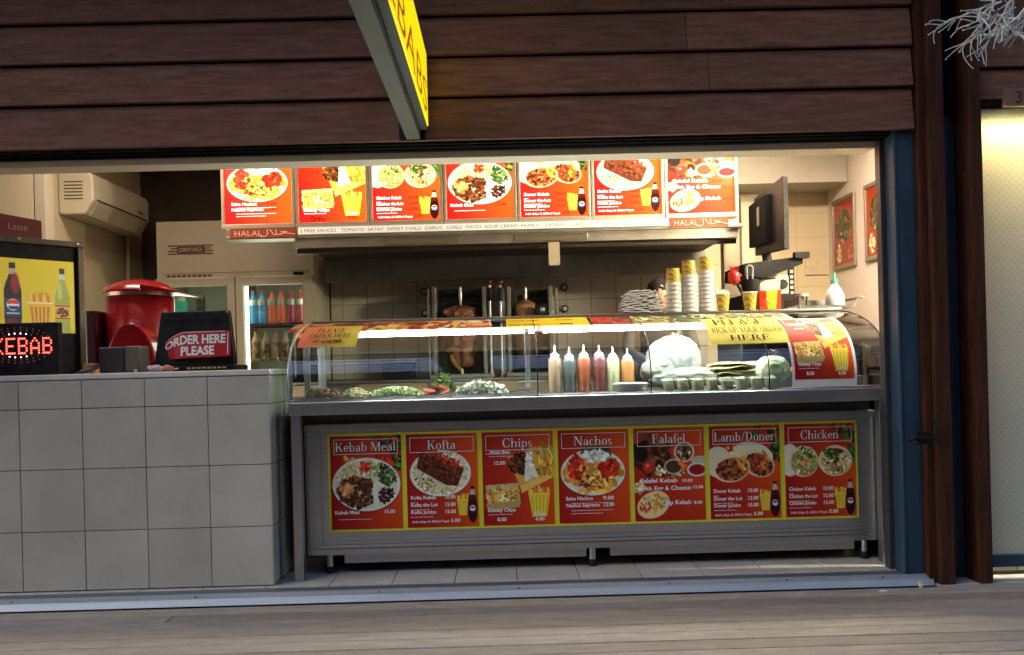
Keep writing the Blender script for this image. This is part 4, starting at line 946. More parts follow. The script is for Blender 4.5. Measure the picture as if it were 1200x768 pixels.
o = T('spice_jar', 'squat grey-green jar under the price card at the right end of the case', 'jar', (p.x, .33, ZD))
MB().cyl((p.x, .33, ZD + .0005), (p.x, .33, ZD + .075), .035, n=20).build('body', M('grey_green_jar', (.22, .22, .14), .4), o, smooth=40); MB().cyl((p.x, .33, ZD + .0755), (p.x, .33, ZD + .095), .036, n=20).build('lid', mBlack, o, smooth=40)

# ================================================================== ON TOP OF THE CASE
ZT = 1.2995; YT = .72
# paper cups
def stripes(name, c1, c2, sc):
    m = M(name, c1, .5); n = m.node_tree; tc = n.nodes.new('ShaderNodeTexCoord'); w = n.nodes.new('ShaderNodeTexWave'); w.wave_type = 'BANDS'; w.bands_direction = 'DIAGONAL'
    w.inputs['Scale'].default_value = sc; w.inputs['Distortion'].default_value = 3; w.inputs['Detail Scale'].default_value = 3
    cr = n.nodes.new('ShaderNodeValToRGB'); cr.color_ramp.elements[0].color = rgb(*c1); cr.color_ramp.elements[1].color = rgb(*c2); cr.color_ramp.elements[0].position = .45; cr.color_ramp.elements[1].position = .6
    n.links.new(tc.outputs['Object'], w.inputs[0]); n.links.new(w.outputs[0], cr.inputs[0]); n.links.new(cr.outputs[0], n.nodes['Principled BSDF'].inputs['Base Color']); return m
mCupY = stripes('printed_yellow_cup', (.70, .52, .08), (.42, .26, .05), 22)
mCupW = M('white_cup_paper', (.66, .66, .70), .6, col2=(.72, .72, .75), nscale=9)
def cup_parts(t, x, y, z, s=1, up=False):
    if up:
        MB().lathe((x, y, z), [(.001, .004), (.028 * s, .0), (.028 * s, .001), (.039 * s, .094 * s), (.0375 * s, .094 * s), (.027 * s, .006), (.001, .006)], 24, cap=False).build('sleeve', mCupY, t, smooth=50)
        MB().lathe((x, y, z), [(.0395 * s, .092 * s), (.0415 * s, .095 * s), (.0395 * s, .098 * s), (.0375 * s, .095 * s), (.0395 * s, .092 * s)], 24, cap=False).build('rim', mCupW, t, smooth=60)
    else:
        MB().lathe((x, y, z), [(.0412, .022), (.0355, .100), (.034, .100), (.033, .092), (.001, .092)], 24, cap=False).build('sleeve', mCupY, t, smooth=50)
        MB().lathe((x, y, z), [(.0412, .0005), (.0440, .003), (.0436, .008), (.0418, .0095), (.0413, .0215), (.0385, .0215), (.0385, .0005), (.0412, .0005)], 24, cap=False).build('rim', mCupW, t, smooth=60)
c0 = None
for si, (px, ptop) in enumerate(((790, 315), (808.5, 306), (828.5, 301))):
    p = at(px, 366, YT); top = at(px, ptop, YT).z; n = max(4, round((top - .1 - ZT) / .0235) + 1); stp = (top - .1 - ZT) / (n - 1)
    for k in range(n):
        loc = (p.x, YT, ZT + .0005 + k * stp)
        if c0 is None:
            c = c0 = T('paper_cup', '', 'cup', loc); cup_parts(c, *loc)
        else: c = copy_tree(c0); c.location = loc
        nm = ('shortest', 'middle', 'tallest')[si]
        c['label'] = ('yellow printed paper cup topping the %s of the three cup stacks' if k == n - 1 else 'white-rimmed upturned paper cup lower down in the %s cup stack') % nm
        c['group'] = 'paper cups in the %s stack' % nm
p = at(847.5, 366, YT); t = T('paper_cup', 'upright yellow printed cup holding white napkins, right of the cup stacks', 'cup', (p.x, YT, ZT)); cup_parts(t, p.x, YT, ZT + .0005, 1.0, True)
mb = MB(); random.seed(4)
for i in range(5):
    a = i * 1.3; mb.prism([(p.x - .02, YT - .012 + i * .005, ZT + .03), (p.x + .02, YT - .012 + i * .005, ZT + .03), (p.x + .035 * math.cos(a), YT + .01 * math.sin(a) + i * .004, ZT + .115 + .01 * (i % 3)), (p.x - .03 + .008 * i, YT + .012, ZT + .118 - .006 * i)], (.001, .0016, 0))
tag(mb.build('napkin', mPaper, loc=(p.x, YT, ZT + .03)), 'crumpled white napkins poking out of the upright yellow cup', 'napkins', None, 'stuff')
p = at(879, 365, YT - .02); t = T('paper_cup', 'upright yellow printed cup beside the orange and green holder', 'cup', (p.x, YT - .02, ZT)); cup_parts(t, p.x, YT - .02, ZT + .0005, 1.04, True)
# printed carton
p = at(902, 364, YT); mCart = M('orange_red_carton', (.55, .10, .02), .5); 
o = T('snack_carton', 'orange and green printed snack carton right of the yellow cups', 'carton', (p.x, YT, ZT))
a = Art(40, 44, seed=8); a.grad((190, 60, 20), (215, 70, 25)); a.poly([(12, 0), (34, 0), (30, 44), (15, 44)], (150, 190, 30)); a.scat(22, 20, 8, 20, [(130, 180, 30), (175, 205, 60), (200, 170, 40)], 60, 1.5, 4); a.scat(6, 20, 5, 18, TOM, 40, 1.5, 4)
art_object('print', a, lambda u, v: (p.x - .062 + .118 * u, YT - .0305, ZT + .108 - .106 * v), mArt, o)
MB().prism([(p.x - .062, YT - .03, ZT + .0005), (p.x + .056, YT - .03, ZT + .0005), (p.x + .056, YT + .03, ZT + .0005), (p.x - .062, YT + .03, ZT + .0005)], (0, 0, .108)).build('box', mCart, o)
MB().prism([(p.x + .030, YT + .0, ZT + .06), (p.x + .058, YT + .0, ZT + .06), (p.x + .068, YT + .006, ZT + .205), (p.x + .040, YT + .006, ZT + .185)], (0, .002, 0)).build('paper_insert', M('pinkish_card', (.62, .5, .42), .6), o)
# pile of napkins / paper bags
random.seed(9); p = at(751, 366, .74)
wd = [.112, .116, .110, .112, .104, .108, .098, .094, .090, .084, .072]; z = ZT + .0005
for i, w in enumerate(wd):
    hgt = .0115; V, F = [], []; N = 16; ox = random.uniform(-.012, .012)
    for j in range(N + 1):
        for k in range(5):
            x = (j / N - .5) * 2 * w; y = (k / 4 - .5) * .17; V.append((p.x + ox + x, .74 + y, z + .0022 * math.sin(j * .9 + i * 2.3) + .0018 * math.sin(k * 2 + i + j * .5) + .002 + (.005 if j in (0, N) or k == 0 else 0) * random.uniform(-.6, 1)))
    F = [(j * 5 + k, (j + 1) * 5 + k, (j + 1) * 5 + k + 1, j * 5 + k + 1) for j in range(N) for k in range(4)]
    mb = MB().add(V, F).add([(a_, b_, c_ + .0065) for a_, b_, c_ in V], [f[::-1] for f in F])
    n5 = len(V); loop = [j * 5 for j in range(N + 1)] + [N * 5 + k for k in range(1, 5)] + [j * 5 + 4 for j in range(N - 1, -1, -1)] + [3, 2, 1]
    mb.f += [(loop[q], loop[(q + 1) % len(loop)], n5 + loop[(q + 1) % len(loop)], n5 + loop[q]) for q in range(len(loop))]
    b_ = mb.build('paper_bag', M('grey_white_bag_paper', (.68, .68, .72), .7, col2=(.80, .80, .82), nscale=22), smooth=50, loc=(p.x, .74, z)); z += hgt
    tag(b_, ('topmost folded paper bag of the pile left of the cup stacks' if i == len(wd) - 1 else 'folded white paper bag inside the pile left of the cup stacks'), 'paper bag', 'paper bags piled on the case')
# utensil holder with tongs and red scoop
p = at(880, 345, .84)
o = T('utensil_holder', 'tall black utensil holder standing behind the yellow cup', 'holder', (p.x, .86, ZT))
MB().lathe((p.x, .86, ZT + .0005), [(.040, 0), (.044, .004), (.050, .185), (.046, .185), (.040, .01), (.001, .01)], 20, cap=False).build('pot', mBlack, o, smooth=50)
o = T('tongs', 'steel tongs standing upright in the black utensil holder', 'tongs', (p.x, .86, ZT + .1))
for dx in (-.014, .012): MB().tube([(p.x + dx * .6, .86, ZT + .02), (p.x + dx, .855, ZT + .15), (p.x + dx * 1.4, .85, ZT + .255)], .006, 8).build('arm', mSteel, o, smooth=50)
MB().tube([(p.x - .0196, .85, ZT + .255), (p.x, .85, ZT + .268), (p.x + .0168, .85, ZT + .255)], .0065, 8).build('spring', mSteel, o)
o = T('red_scoop', 'slotted scoop with a red head leaning out left of the utensil holder', 'scoop', (p.x - .05, .82, ZT + .2))
q = at(860, 325, .82); 
MB().tube([(p.x - .02, .84, ZT + .02), (p.x - .045, .83, ZT + .09), (q.x + .01, .82, q.z - .02)], .0095, 8).build('handle', mBlack, o, smooth=50)
MB().ell((q.x, .82, q.z), (.036, .02, .040), 16, 12, .5, 6, 14).build('head', M('red_scoop_plastic', (.36, .015, .015), .35), o, smooth=50)
mb = MB()
for k in range(5): mb.tube([(q.x - .02 + .01 * k, .815, q.z + .02), (q.x - .024 + .012 * k, .81, q.z + .062)], .0035, 6)
mb.build('prongs', M('red_scoop_plastic', (.36, .015, .015), .35), o)
# steel tray with squeeze bottle
xa, xb = at(931, 360, .74).x, at(1005, 350, .74).x; zt = at(965, 345, .66).z; ztb = at(965, 361, .66).z
o = T('steel_pan', 'shallow stainless pan on top of the right end of the case', 'pan', ((xa + xb) / 2, .80, ZT))
MB().prism([(xa, .66, ZT + .062), (xa + .012, .66, ZT + .062), (xa + .035, .66, ZT + .016), (xb - .055, .66, ZT + .016), (xb - .02, .66, ZT + .062), (xb + .01, .66, ZT + .062), (xb + .01, .66, ZT + .058), (xb - .022, .66, ZT + .054), (xb - .05, .66, ZT + .0005), (xa + .03, .66, ZT + .0005), (xa, .66, ZT + .054)][::-1], (0, .004, 0)).build('near_side', mSteelD, o)
MB().box(xa + .03, xb - .052, .665, .93, ZT + .001, ZT + .005).build('base', mSteelD, o)
MB().box(xa, xa + .012, .6645, .93, ZT + .02, ZT + .062).box(xb - .004, xb + .01, .6645, .93, ZT + .05, ZT + .062).box(xa + .0125, xb - .0045, .922, .93, ZT + .0055, ZT + .062).build('rim', mSteelD, o)
p = at(978, 340, .80)
o = T('squeeze_bottle', 'white squeeze bottle with a green nozzle standing in the stainless pan', 'bottle', (p.x, .80, ZT))
zb = ZT + .006
MB().lathe((p.x, .80, zb), [(.05, 0), (.053, .006), (.052, .07), (.040, .10), (.018, .135), (.016, .14)], 22).build('body', M('white_bottle_plastic', (.60, .58, .62), .4), o, smooth=50)
MB().lathe((p.x, .80, zb), [(.019, .1405), (.019, .160), (.010, .168), (.006, .20), (.0045, .205)], 16).build('nozzle', M('green_cap_plastic', (.02, .20, .12), .4), o, smooth=50)
p = at(940, 342, .80)
o = T('plastic_tub', 'small clear tub with a pink lid standing left of the squeeze bottle', 'tub', (p.x, .80, ZT + .06))
MB().lathe((p.x, .80, zb), [(.022, 0), (.030, .07)], 18).build('tub', mTubC, o, smooth=50); MB().cyl((p.x, .80, zb + .0705), (p.x, .80, zb + .085), .034, n=18).build('lid', M('pinkish_lid', (.55, .45, .45), .5), o, smooth=50)
# ================================================================== OVERHEAD MENU BOARDS AND HOOD
BO = [('nachos', 'leftmost backlit menu board, with a heaped oval plate of nachos'), ('chips', 'backlit menu board with boxes of chips and the handwritten word Gravy'), ('chicken', 'backlit menu board with two chicken wraps, third from the left'),
      ('kebab', 'middle backlit menu board with one big round plate of meat and salad'), ('doner', 'backlit menu board with two doner wraps, left of the grilled mince board'), ('kofta', 'backlit menu board with a plate of grilled mince on rice'), ('falafel', 'rightmost backlit menu board, with falafel balls and dips')]
mLit = art_mat('backlit_print', emit=.98, rough=.3)
mWL = M('backlit_white_letter', (.8, .8, .75), .5, emit=.9, ecol=(1, .93, .8)); mRL = M('backlit_red_price', (.14, .01, .01), .5, emit=.12, ecol=(.6, .02, .0))
for i, (k, lab) in enumerate(BO):
    x0 = -1.803 + .4822 * i; zb = 1.963 + .0035 * i * 0
    b = T('menu_board', lab, 'menu board', (x0 + .24, 1.6, zb), 'backlit menu boards over the counter')
    MB().box(x0 + .002, x0 + .480, 1.612, 1.72, zb, 2.52).build('light_box', mFrame, b)
    f = MB().box(x0 + .002, x0 + .480, 1.588, 1.6115, zb, zb + .030).box(x0 + .002, x0 + .022, 1.588, 1.6115, zb + .0305, 2.5).box(x0 + .460, x0 + .480, 1.588, 1.6115, zb + .0305, 2.5).box(x0 + .002, x0 + .480, 1.588, 1.6115, 2.5005, 2.52)
    f.build('frame', mFrame, b, bevel=.004)
    a = ARTC[k]
    lo = lambda x, y, x0=x0, Y=1.606: (x0 + .0235 + x * .435 / 84, Y, zb + .5235 - y * .492 / 109)
    art_object('picture', a, lambda u, v: lo(u * 84, v * 109), mLit, b)
    wm, pm = MB(), MB(); menu_text(k, lambda x, y: lo(x, y, Y=1.603), wm, pm); wm.build('lettering', mWL, b); pm.build('price', mRL, b)
    if k == 'chips': MB().txt('Gravy', .030, lambda u, v: (x0 + .095 + u, 1.6015, zb + .042 + v), bold=.01).build('handwriting', mBlackInk, b)
o = T('sauce_price_strip', 'long white strip listing free sauces under the backlit menu boards', 'sign', (-.1, 1.58, 1.92))
mStrip = M('lit_white_strip', (.85, .85, .80), .5, emit=.13, ecol=(1, .9, .75))
MB().box(-1.304, 1.111, 1.578, 1.583, 1.916, 1.9605).build('strip', mStrip, o)
MB().txt('2 FREE SAUCES   TOMATO  SATAY  SWEET CHILLI  GARLIC  CHILLI  MAYO  SOUR CREAM  HUMUS    EXTRAS   CHEESE  EGG  TABOULI  $2.00 EACH', .022, lambda u, v: (-1.292 + u, 1.5765, 1.927 + v), width=2.33, bold=-.004).build('lettering', M('olive_ink', (.16, .16, .08), .6), o)
def halal(x0, x1, label):
    o = T('halal_sign', label, 'sign', (x0, 1.58, 1.9), 'halal signs under the menu boards')
    w = x1 - x0
    MB().box(x0, x1, 1.576, 1.5815, 1.900, 1.960).build('plate', M('orange_red_plate', (.30, .035, .012), .5, col2=(.38, .07, .02), nscale=5, emit=.03, ecol=(.8, .1, .03)), o)
    MB().txt('HALAL', .038, lambda u, v: (x0 + .02 * w / .33 + u, 1.5745, 1.912 + v), width=w * .42, bold=-.02).build('lettering', M('cream_ink', (.7, .6, .45), .5, emit=.12, ecol=(1, .8, .55)), o)
    mb = MB(); P = lambda u, v: (x0 + w * u, 1.573, 1.905 + .05 * v)
    for st in ([(.98, .25), (.90, .38), (.80, .45), (.86, .62), (.76, .60)], [(.80, .45), (.76, .25), (.70, .25), (.69, .95)], [(.70, .25), (.66, .25), (.60, .95)], [(.56, .98), (.57, .3), (.53, .05), (.47, .05), (.44, .3)]): mb.tube([P(*q) for q in st], .0020, 5)
    mb.build('script', M('cream_ink', (.7, .6, .45), .5, emit=.12, ecol=(1, .8, .55)), o)
halal(-1.745, -1.313, 'orange halal sign under the leftmost menu board, left of the white strip')
halal(1.118, 1.50, 'orange halal sign under the rightmost menu board, right of the white strip')
o = T('range_hood', 'wide stainless extraction hood under the backlit menu boards', 'hood', (.1, 2.2, 1.75))
MB().box(-1.775, 1.60, 1.585, 1.74, 1.893, 1.915).box(-1.775, -1.31, 1.5845, 1.60, 1.9155, 1.962).build('shelf', mHood, o, bevel=.003)
MB().prism([(-1.33, 1.60, 1.830), (-1.33, 1.60, 1.892), (-1.33, 2.95, 1.892), (-1.33, 2.95, 1.88), (-1.33, 1.66, 1.88), (-1.33, 1.66, 1.83)], (2.9, 0, 0)).build('canopy', mHood, o)
MB().box(-1.33, 1.57, 1.66, 1.70, 1.80, 1.8295).build('front_gutter', M('gutter_dark', (.06, .045, .03), .5, .6), o)
MB().box(-1.33, 1.57, 2.60, 2.66, 1.70, 1.8795).build('rear_baffle', mSteelD, o)
MB().box(-1.31, 1.55, 2.10, 2.60, 1.865, 1.8795).build('filter', M('black_filter', (.03, .025, .02), .6), o)
for x0, x1 in ((-.74, -.26), (.10, .58)):
    h = MB().box(x0, x1, 1.592, 1.5995, 1.838, 1.884).build('lamp_cover', M('dull_glass_cover', (.20, .18, .12), .15, .3), o, bevel=.002)
    MB().box(x0 + .004, x1 - .004, 1.588, 1.592, 1.878, 1.883).build('bright_edge', mSteel, h)
o = tag(MB().box(at(643, 300, 1.57).x, at(656, 300, 1.57).x, 1.565, 1.567, at(650, 311, 1.57).z, at(650, 284, 1.57).z).build('paper_docket', M('cream_docket', (.5, .42, .30), .8), loc=at(650, 300, 1.57)), 'small cream paper docket hanging from the edge of the hood', 'paper')
# cream post right of the hood
xa, xb = at(849, 330, 1.9).x, at(868, 330, 1.9).x
tag(MB().box(xa, xb, 1.9, 2.0, 0, 2.6).build('cream_post', M('cream_post_paint', (.62, .54, .36), .6), bevel=.004, loc=((xa + xb) / 2, 1.95, 0)), 'slim cream post between the hood and the black monitor', 'post')

# ================================================================== BACK BENCH, KEBAB GRILLS
o = T('rear_bench', 'steel bench with flat brown-lit drawers under the kebab grills', 'bench', (0, 2.6, 0))
zt = at(560, 443, 2.35).z
MB().box(-1.3, 1.6, 2.36, 2.95, .1, zt - .02).build('body', mSteelD, o); MB().box(-1.3, 1.6, 2.33, 2.95, zt - .0195, zt).build('top', mSteelD, o, bevel=.003)
for a, b in ((505, 581), (584, 660), (420, 500)):
    d = MB().box(at(a, 450, 2.34).x, at(b, 450, 2.34).x, 2.343, 2.3595, zt - .13, zt - .025).build('drawer', M('reflection_tinted_steel', (.42, .30, .18), .5, .4), o, bevel=.003)  # tan base colour imitates brown reflections on the stainless drawers
    MB().box(at(a, 450, 2.34).x + .15, at(b, 450, 2.34).x - .15, 2.335, 2.3425, zt - .04, zt - .03).build('handle', mSteel, d)
def grill(px0, px1, label, cone_px, cone_top, cone_bot, cw, mat, jit):
    xa, xb = at(px0, 400, 2.5).x, at(px1, 400, 2.5).x; z0 = zt + .001; z1 = at(px0, 336, 2.5).z
    g = T('kebab_grill', label, 'grill', ((xa + xb) / 2, 2.6, zt), 'vertical kebab grills on the rear bench')
    MB().box(xa, xb, 2.40, 2.88, z0, z0 + .03).build('base', mSteelD, g, bevel=.003)
    MB().box(xa + .02, xa + .05, 2.52, 2.88, z0 + .0305, z1).box(xb - .05, xb - .02, 2.52, 2.88, z0 + .0305, z1).build('side_post', M('dim_steel_post', (.20, .19, .17), .5, .7), g, bevel=.003)
    MB().box(xa - .015, xa + .0, 2.5, 2.55, z0 + .0305, z1 - .02).box(xb, xb + .015, 2.5, 2.55, z0 + .0305, z1 - .02).build('guard', M('dim_steel_post', (.20, .19, .17), .5, .7), g, bevel=.002)
    MB().box(xa + .0505, xb - .0505, 2.80, 2.88, z0 + .0305, z1).build('burner_back', M('sooty_metal', (.018, .014, .012), .6), g)
    mb = MB()
    for k in range(14):
        z = z0 + .07 + k * (z1 - z0 - .1) / 14; mb.box(xa + .075, xb - .075, 2.792, 2.7995, z, z + .006)
    for x in (xa + .09, (xa + xb) / 2, xb - .1): mb.box(x, x + .006, 2.785, 2.7915, z0 + .06, z1 - .03)
    mb.build('burner_mesh', M('warm_dark_mesh', (.10, .06, .03), .5, .6), g)
    cx = at(cone_px, 400, 2.62).x; ct, cb = at(cone_px, cone_top, 2.62).z, at(cone_px, cone_bot, 2.62).z
    MB().cyl((cx, 2.62, z0 + .0305), (cx, 2.62, z1 - .0), .011, n=10).cyl((cx, 2.62, z1 - .09), (cx, 2.62, z1 - .015), .016, n=10).build('spit', mSteel, g, smooth=40)
    if mat:
        V = []; n = 30; m = 26; F = []
        for j in range(m + 1):
            f = j / m; z = cb + (ct - cb) * f; r = cw * (.72 + .28 * min(1, f * 1.6)) * (1 if f < .93 else .75)
            if j in (0, m): r *= .4
            for i in range(n):
                a = 6.283 * i / n; k = 1 + jit * mnoise.noise(Vector((math.cos(a) * 3, math.sin(a) * 3, z * 22)))
                V.append((cx + r * k * math.cos(a), 2.62 + r * k * math.sin(a), z))
        for j in range(m):
            for i in range(n): F.append((j * n + i, j * n + (i + 1) % n, (j + 1) * n + (i + 1) % n, (j + 1) * n + i))
        F += [tuple(range(n))[::-1], tuple(range(m * n, m * n + n))]
        c = MB().add(V, F).build('meat_cone', mat, None, smooth=80, loc=(cx, 2.62, cb)); return g, c
    return g, None
g, c = grill(504, 574, 'left kebab grill with a dark ragged meat cone in front of sooty burners', 541, 358, 432, .118, M('roasted_lamb', (.10, .03, .015), .55, col2=(.32, .13, .06), nscale=24, bump=1, bscale=50), .5)
tag(c, 'ragged dark red-brown meat cone on the left kebab grill', 'kebab meat')
g, c = grill(592, 652, 'right kebab grill with a smooth orange-brown meat cone', 617, 352, 430, .085, M('smooth_chicken_cone', (.30, .13, .045), .5, col2=(.40, .18, .07), nscale=14, bump=.4, bscale=60), .12)
tag(c, 'smooth orange-brown meat cone on the right kebab grill', 'kebab meat')
for i, px in enumerate((573.5, 586)):
    p0, p1 = at(px + 2.5, 442, 2.44), at(px, 331, 2.44)
    s_ = T('spit_rod', ('left' if i == 0 else 'right') + ' of two steel spit rods with dark red ball tops between the grills', 'spit', (p0.x, 2.44, zt), 'spare spit rods between the kebab grills')
    MB().cyl((p1.x, 2.44, zt + .002), (p1.x, 2.44, p1.z), .011, n=10).build('rod', mSteelV, s_, smooth=40)
    MB().ell((p1.x, 2.44, p1.z), (.030, .030, .024), 14, 10).build('ball', M('dark_red_knob', (.10, .012, .010), .25, coat=.5), s_, smooth=80)
    MB().lathe((p1.x, 2.44, p1.z - .14), [(.012, 0), (.018, .01), (.018, .09), (.012, .10)], 12).build('grip', mBlack, s_, smooth=50)
    MB().cyl((p1.x, 2.44, zt + .0015), (p1.x, 2.44, zt + .045), .019, n=12).build('socket', M('reflection_tinted_steel', (.42, .30, .18), .5, .4), s_, smooth=40)
for px, py in ((497, 342), (498, 367), (661, 337), (662, 362)):
    p = at(px, py, 2.99)
    o = T('gas_knob', ('upper' if py < 350 else 'lower') + ' round gas knob on the tiles ' + ('left' if px < 600 else 'right') + ' of the kebab grills', 'knob', p)
    MB().cyl((p.x, 2.999, p.z), (p.x, 2.975, p.z), .030, n=18).build('dial', mBlack, o, smooth=40); MB().cyl((p.x, 2.9745, p.z), (p.x, 2.968, p.z), .018, n=14).build('cap', mSteel, o, smooth=40)
p = at(634, 363, 2.45)
o = T('small_clock', 'small dark timer with white digits beside the right meat cone', 'timer', p)
MB().box(p.x - .045, p.x + .045, 2.45, 2.48, p.z - .04, p.z + .04).build('case', mBlack, o, bevel=.004); MB().txt('18', .026, lambda u, v: (p.x - .008 + u, 2.448, p.z - .010 + v), bold=.01).build('digits', M('pale_digit', (.6, .6, .6), .5, emit=.15), o)
# cable down the tiles
pts = [at(x, y, 2.97) for x, y in ((379, 300), (380, 312), (382, 345), (385, 372), (386, 400), (388, 440))]
tag(MB().tube(pts, .006, 6).build('cable', mBlack, loc=pts[-1]), 'thin black cable hanging down the tiles right of the drinks fridge', 'cable')
# small things standing on the rear bench, left of the grill
p = at(470, 440, 2.45)
o = T('storage_tub', 'dark storage tub on the rear bench behind the lettuce', 'tub', (p.x, 2.45, zt)); MB().box(p.x - .13, p.x + .1, 2.4, 2.6, zt + .0005, zt + .13).build('tub', mBlack, o, bevel=.01); MB().box(p.x - .14, p.x + .11, 2.39, 2.61, zt + .1305, zt + .15).build('lid', mSteelD, o, bevel=.004)

# ================================================================== PERSON BEHIND THE CASE
def skinned(name, joints, edges, mat, parent=None, sub=2, root=0, loc=(0, 0, 0)):
    me = bpy.data.meshes.new(name); ob = bpy.data.objects.new(name, me); COL.objects.link(ob)
    base = wloc(parent) if parent else Vector(loc)
    if parent: ob.parent = parent
    else: ob.location = base
    me.from_pydata([Vector(j[0]) - base for j in joints], edges, []); me.materials.append(mat)
    sk = ob.modifiers.new('s', 'SKIN'); sk.use_smooth_shade = True
    sv = me.skin_vertices[0].data
    for i, j in enumerate(joints): sv[i].radius = (j[1], j[2] if len(j) > 2 else j[1]); sv[i].use_root = (i == root)
    ss = ob.modifiers.new('u', 'SUBSURF'); ss.levels = sub; ss.render_levels = sub
    return ob
mSkin = M('skin', (.42, .22, .14), .5, col2=(.47, .26, .17), nscale=10, sub=.1)
mHair = M('black_hair', (.006, .005, .005), .8, spec=.15, col2=(.02, .016, .014), nscale=60, stretch=(1, 1, 6), bump=.4, bscale=120)
mShirt = M('dark_grey_shirt', (.05, .055, .05), .85, col2=(.07, .075, .07), nscale=8, bump=.3)
px_ = at(768, 330, 1.75); hx, hy = px_.x, 1.75; ht = px_.z
per = T('person', 'person with dark hair bent over behind the napkin pile, mostly hidden by the case', 'person', (hx, hy, 0))
J = [((hx, hy, .92), .13, .10), ((hx, hy - .01, 1.08), .12, .09), ((hx, hy - .04, 1.22), .145, .095), ((hx, hy - .07, 1.34), .12, .08), ((hx, hy - .10, ht - .23), .052), ((hx, hy - .13, ht - .14), .06),
     ((hx - .08, hy, .84), .085), ((hx - .09, hy - .02, .48), .062), ((hx - .09, hy, .09), .04), ((hx - .09, hy - .13, .035), .035),
     ((hx + .08, hy, .84), .085), ((hx + .09, hy - .02, .48), .062), ((hx + .09, hy, .09), .04), ((hx + .09, hy - .13, .035), .035),
     ((hx - .17, hy - .07, 1.32), .055), ((hx - .22, hy - .16, 1.10), .042), ((hx - .12, hy - .38, 1.02), .030), ((hx - .10, hy - .44, 1.01), .026),
     ((hx + .17, hy - .07, 1.32), .055), ((hx + .22, hy - .16, 1.10), .042), ((hx + .12, hy - .38, 1.02), .030), ((hx + .10, hy - .44, 1.01), .026)]
E_ = [(0, 1), (1, 2), (2, 3), (3, 4), (4, 5), (0, 6), (6, 7), (7, 8), (8, 9), (0, 10), (10, 11), (11, 12), (12, 13), (3, 14), (14, 15), (15, 16), (16, 17), (3, 18), (18, 19), (19, 20), (20, 21)]
body = skinned('body', J, E_, mShirt, per)
hc = Vector((hx, hy - .12, ht - .115))
hd = MB().ell(hc, (.074, .094, .112), 28, 20)
hd.ell(hc + Vector((0, -.095, -.022)), (.013, .020, .022), 10, 8)
hd.ell(hc + Vector((0, -.088, -.058)), (.026, .010, .007), 10, 6)
for s_ in (-1, 1): hd.ell(hc + Vector((s_ * .074, .005, -.015)), (.010, .02, .032), 10, 8).ell(hc + Vector((s_ * .030, -.084, .004)), (.014, .011, .008), 10, 6)
hd.build('head', mSkin, per, smooth=80)
MB().ell(hc + Vector((0, .012, .018)), (.083, .100, .112), 26, 18, .10, 3, 12).build('hair', mHair, per, smooth=80)
for s_ in (-1, 1):
    w = Vector((hx + s_ * .10, hy - .45, 1.01)); hj = [(tuple(w), .024, .016), (tuple(w + Vector((-s_ * .01, -.05, -.005))), .036, .014)]; he = [(0, 1)]
    for k, (dx, L) in enumerate(((-.027, .060), (-.009, .072), (.009, .068), (.026, .052))):
        b0 = len(hj); q = w + Vector((dx - s_ * .01, -.085, -.005)); hj += [(tuple(q), .0088), (tuple(q + Vector((dx * .15, -L * .5, -.006))), .0082), (tuple(q + Vector((dx * .2, -L * .85, -.024))), .0072)]; he += [(1, b0), (b0, b0 + 1), (b0 + 1, b0 + 2)]
    b0 = len(hj); hj += [(tuple(w + Vector((-s_ * .038, -.045, -.004))), .0105), (tuple(w + Vector((-s_ * .055, -.075, -.012))), .009)]; he += [(0, b0), (b0, b0 + 1)]
    skinned('hand', hj, he, mSkin, per, 2)

# ================================================================== LEFT INTERIOR
o = T('air_conditioner', 'long cream wall air conditioner high on the left wall', 'air conditioner', (-2.75, 2.1, 2.08))
xa, xb, ya, yb, z0, z1 = -2.858, -2.63, 1.60, 2.55, 2.085, 2.36
MB().prism([(xa, ya, z0 + .01), (xa, ya, z1), (xb - .02, ya, z1), (xb, ya, z1 - .04), (xb, ya, z0 + .09), (xb - .06, ya, z0), (xa + .03, ya, z0)], (0, yb - ya, 0)).build('casing', mIvory, o, bevel=.012)
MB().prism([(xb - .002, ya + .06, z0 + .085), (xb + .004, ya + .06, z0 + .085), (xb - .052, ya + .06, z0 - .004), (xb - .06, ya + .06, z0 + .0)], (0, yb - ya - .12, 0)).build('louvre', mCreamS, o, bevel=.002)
MB().box(xb + .0005, xb + .0035, ya + .05, yb - .05, z0 + .094, z0 + .103).build('seam', mBlack, o)
mb = MB()
for k in range(6): mb.box(xa + .04, xa + .16, ya - .003, ya - .0005, z0 + .10 + k * .022, z0 + .106 + k * .022)
mb.build('side_vent', mBrownW, o)
MB().box(xb + .0005, xb + .0025, yb - .22, yb - .12, z0 + .13, z0 + .145).build('badge', mSteelD, o)
p = at(168, 300, 2.9)
tag(MB().tube([(-2.80, 2.58, 2.15), (-2.82, 2.62, 2.05), (-2.84, 2.64, 1.6)], .014, 8).build('pipe', mCreamS, smooth=60, loc=(-2.82, 2.6, 2)), 'short cream pipe dropping from the far end of the air conditioner', 'pipe')

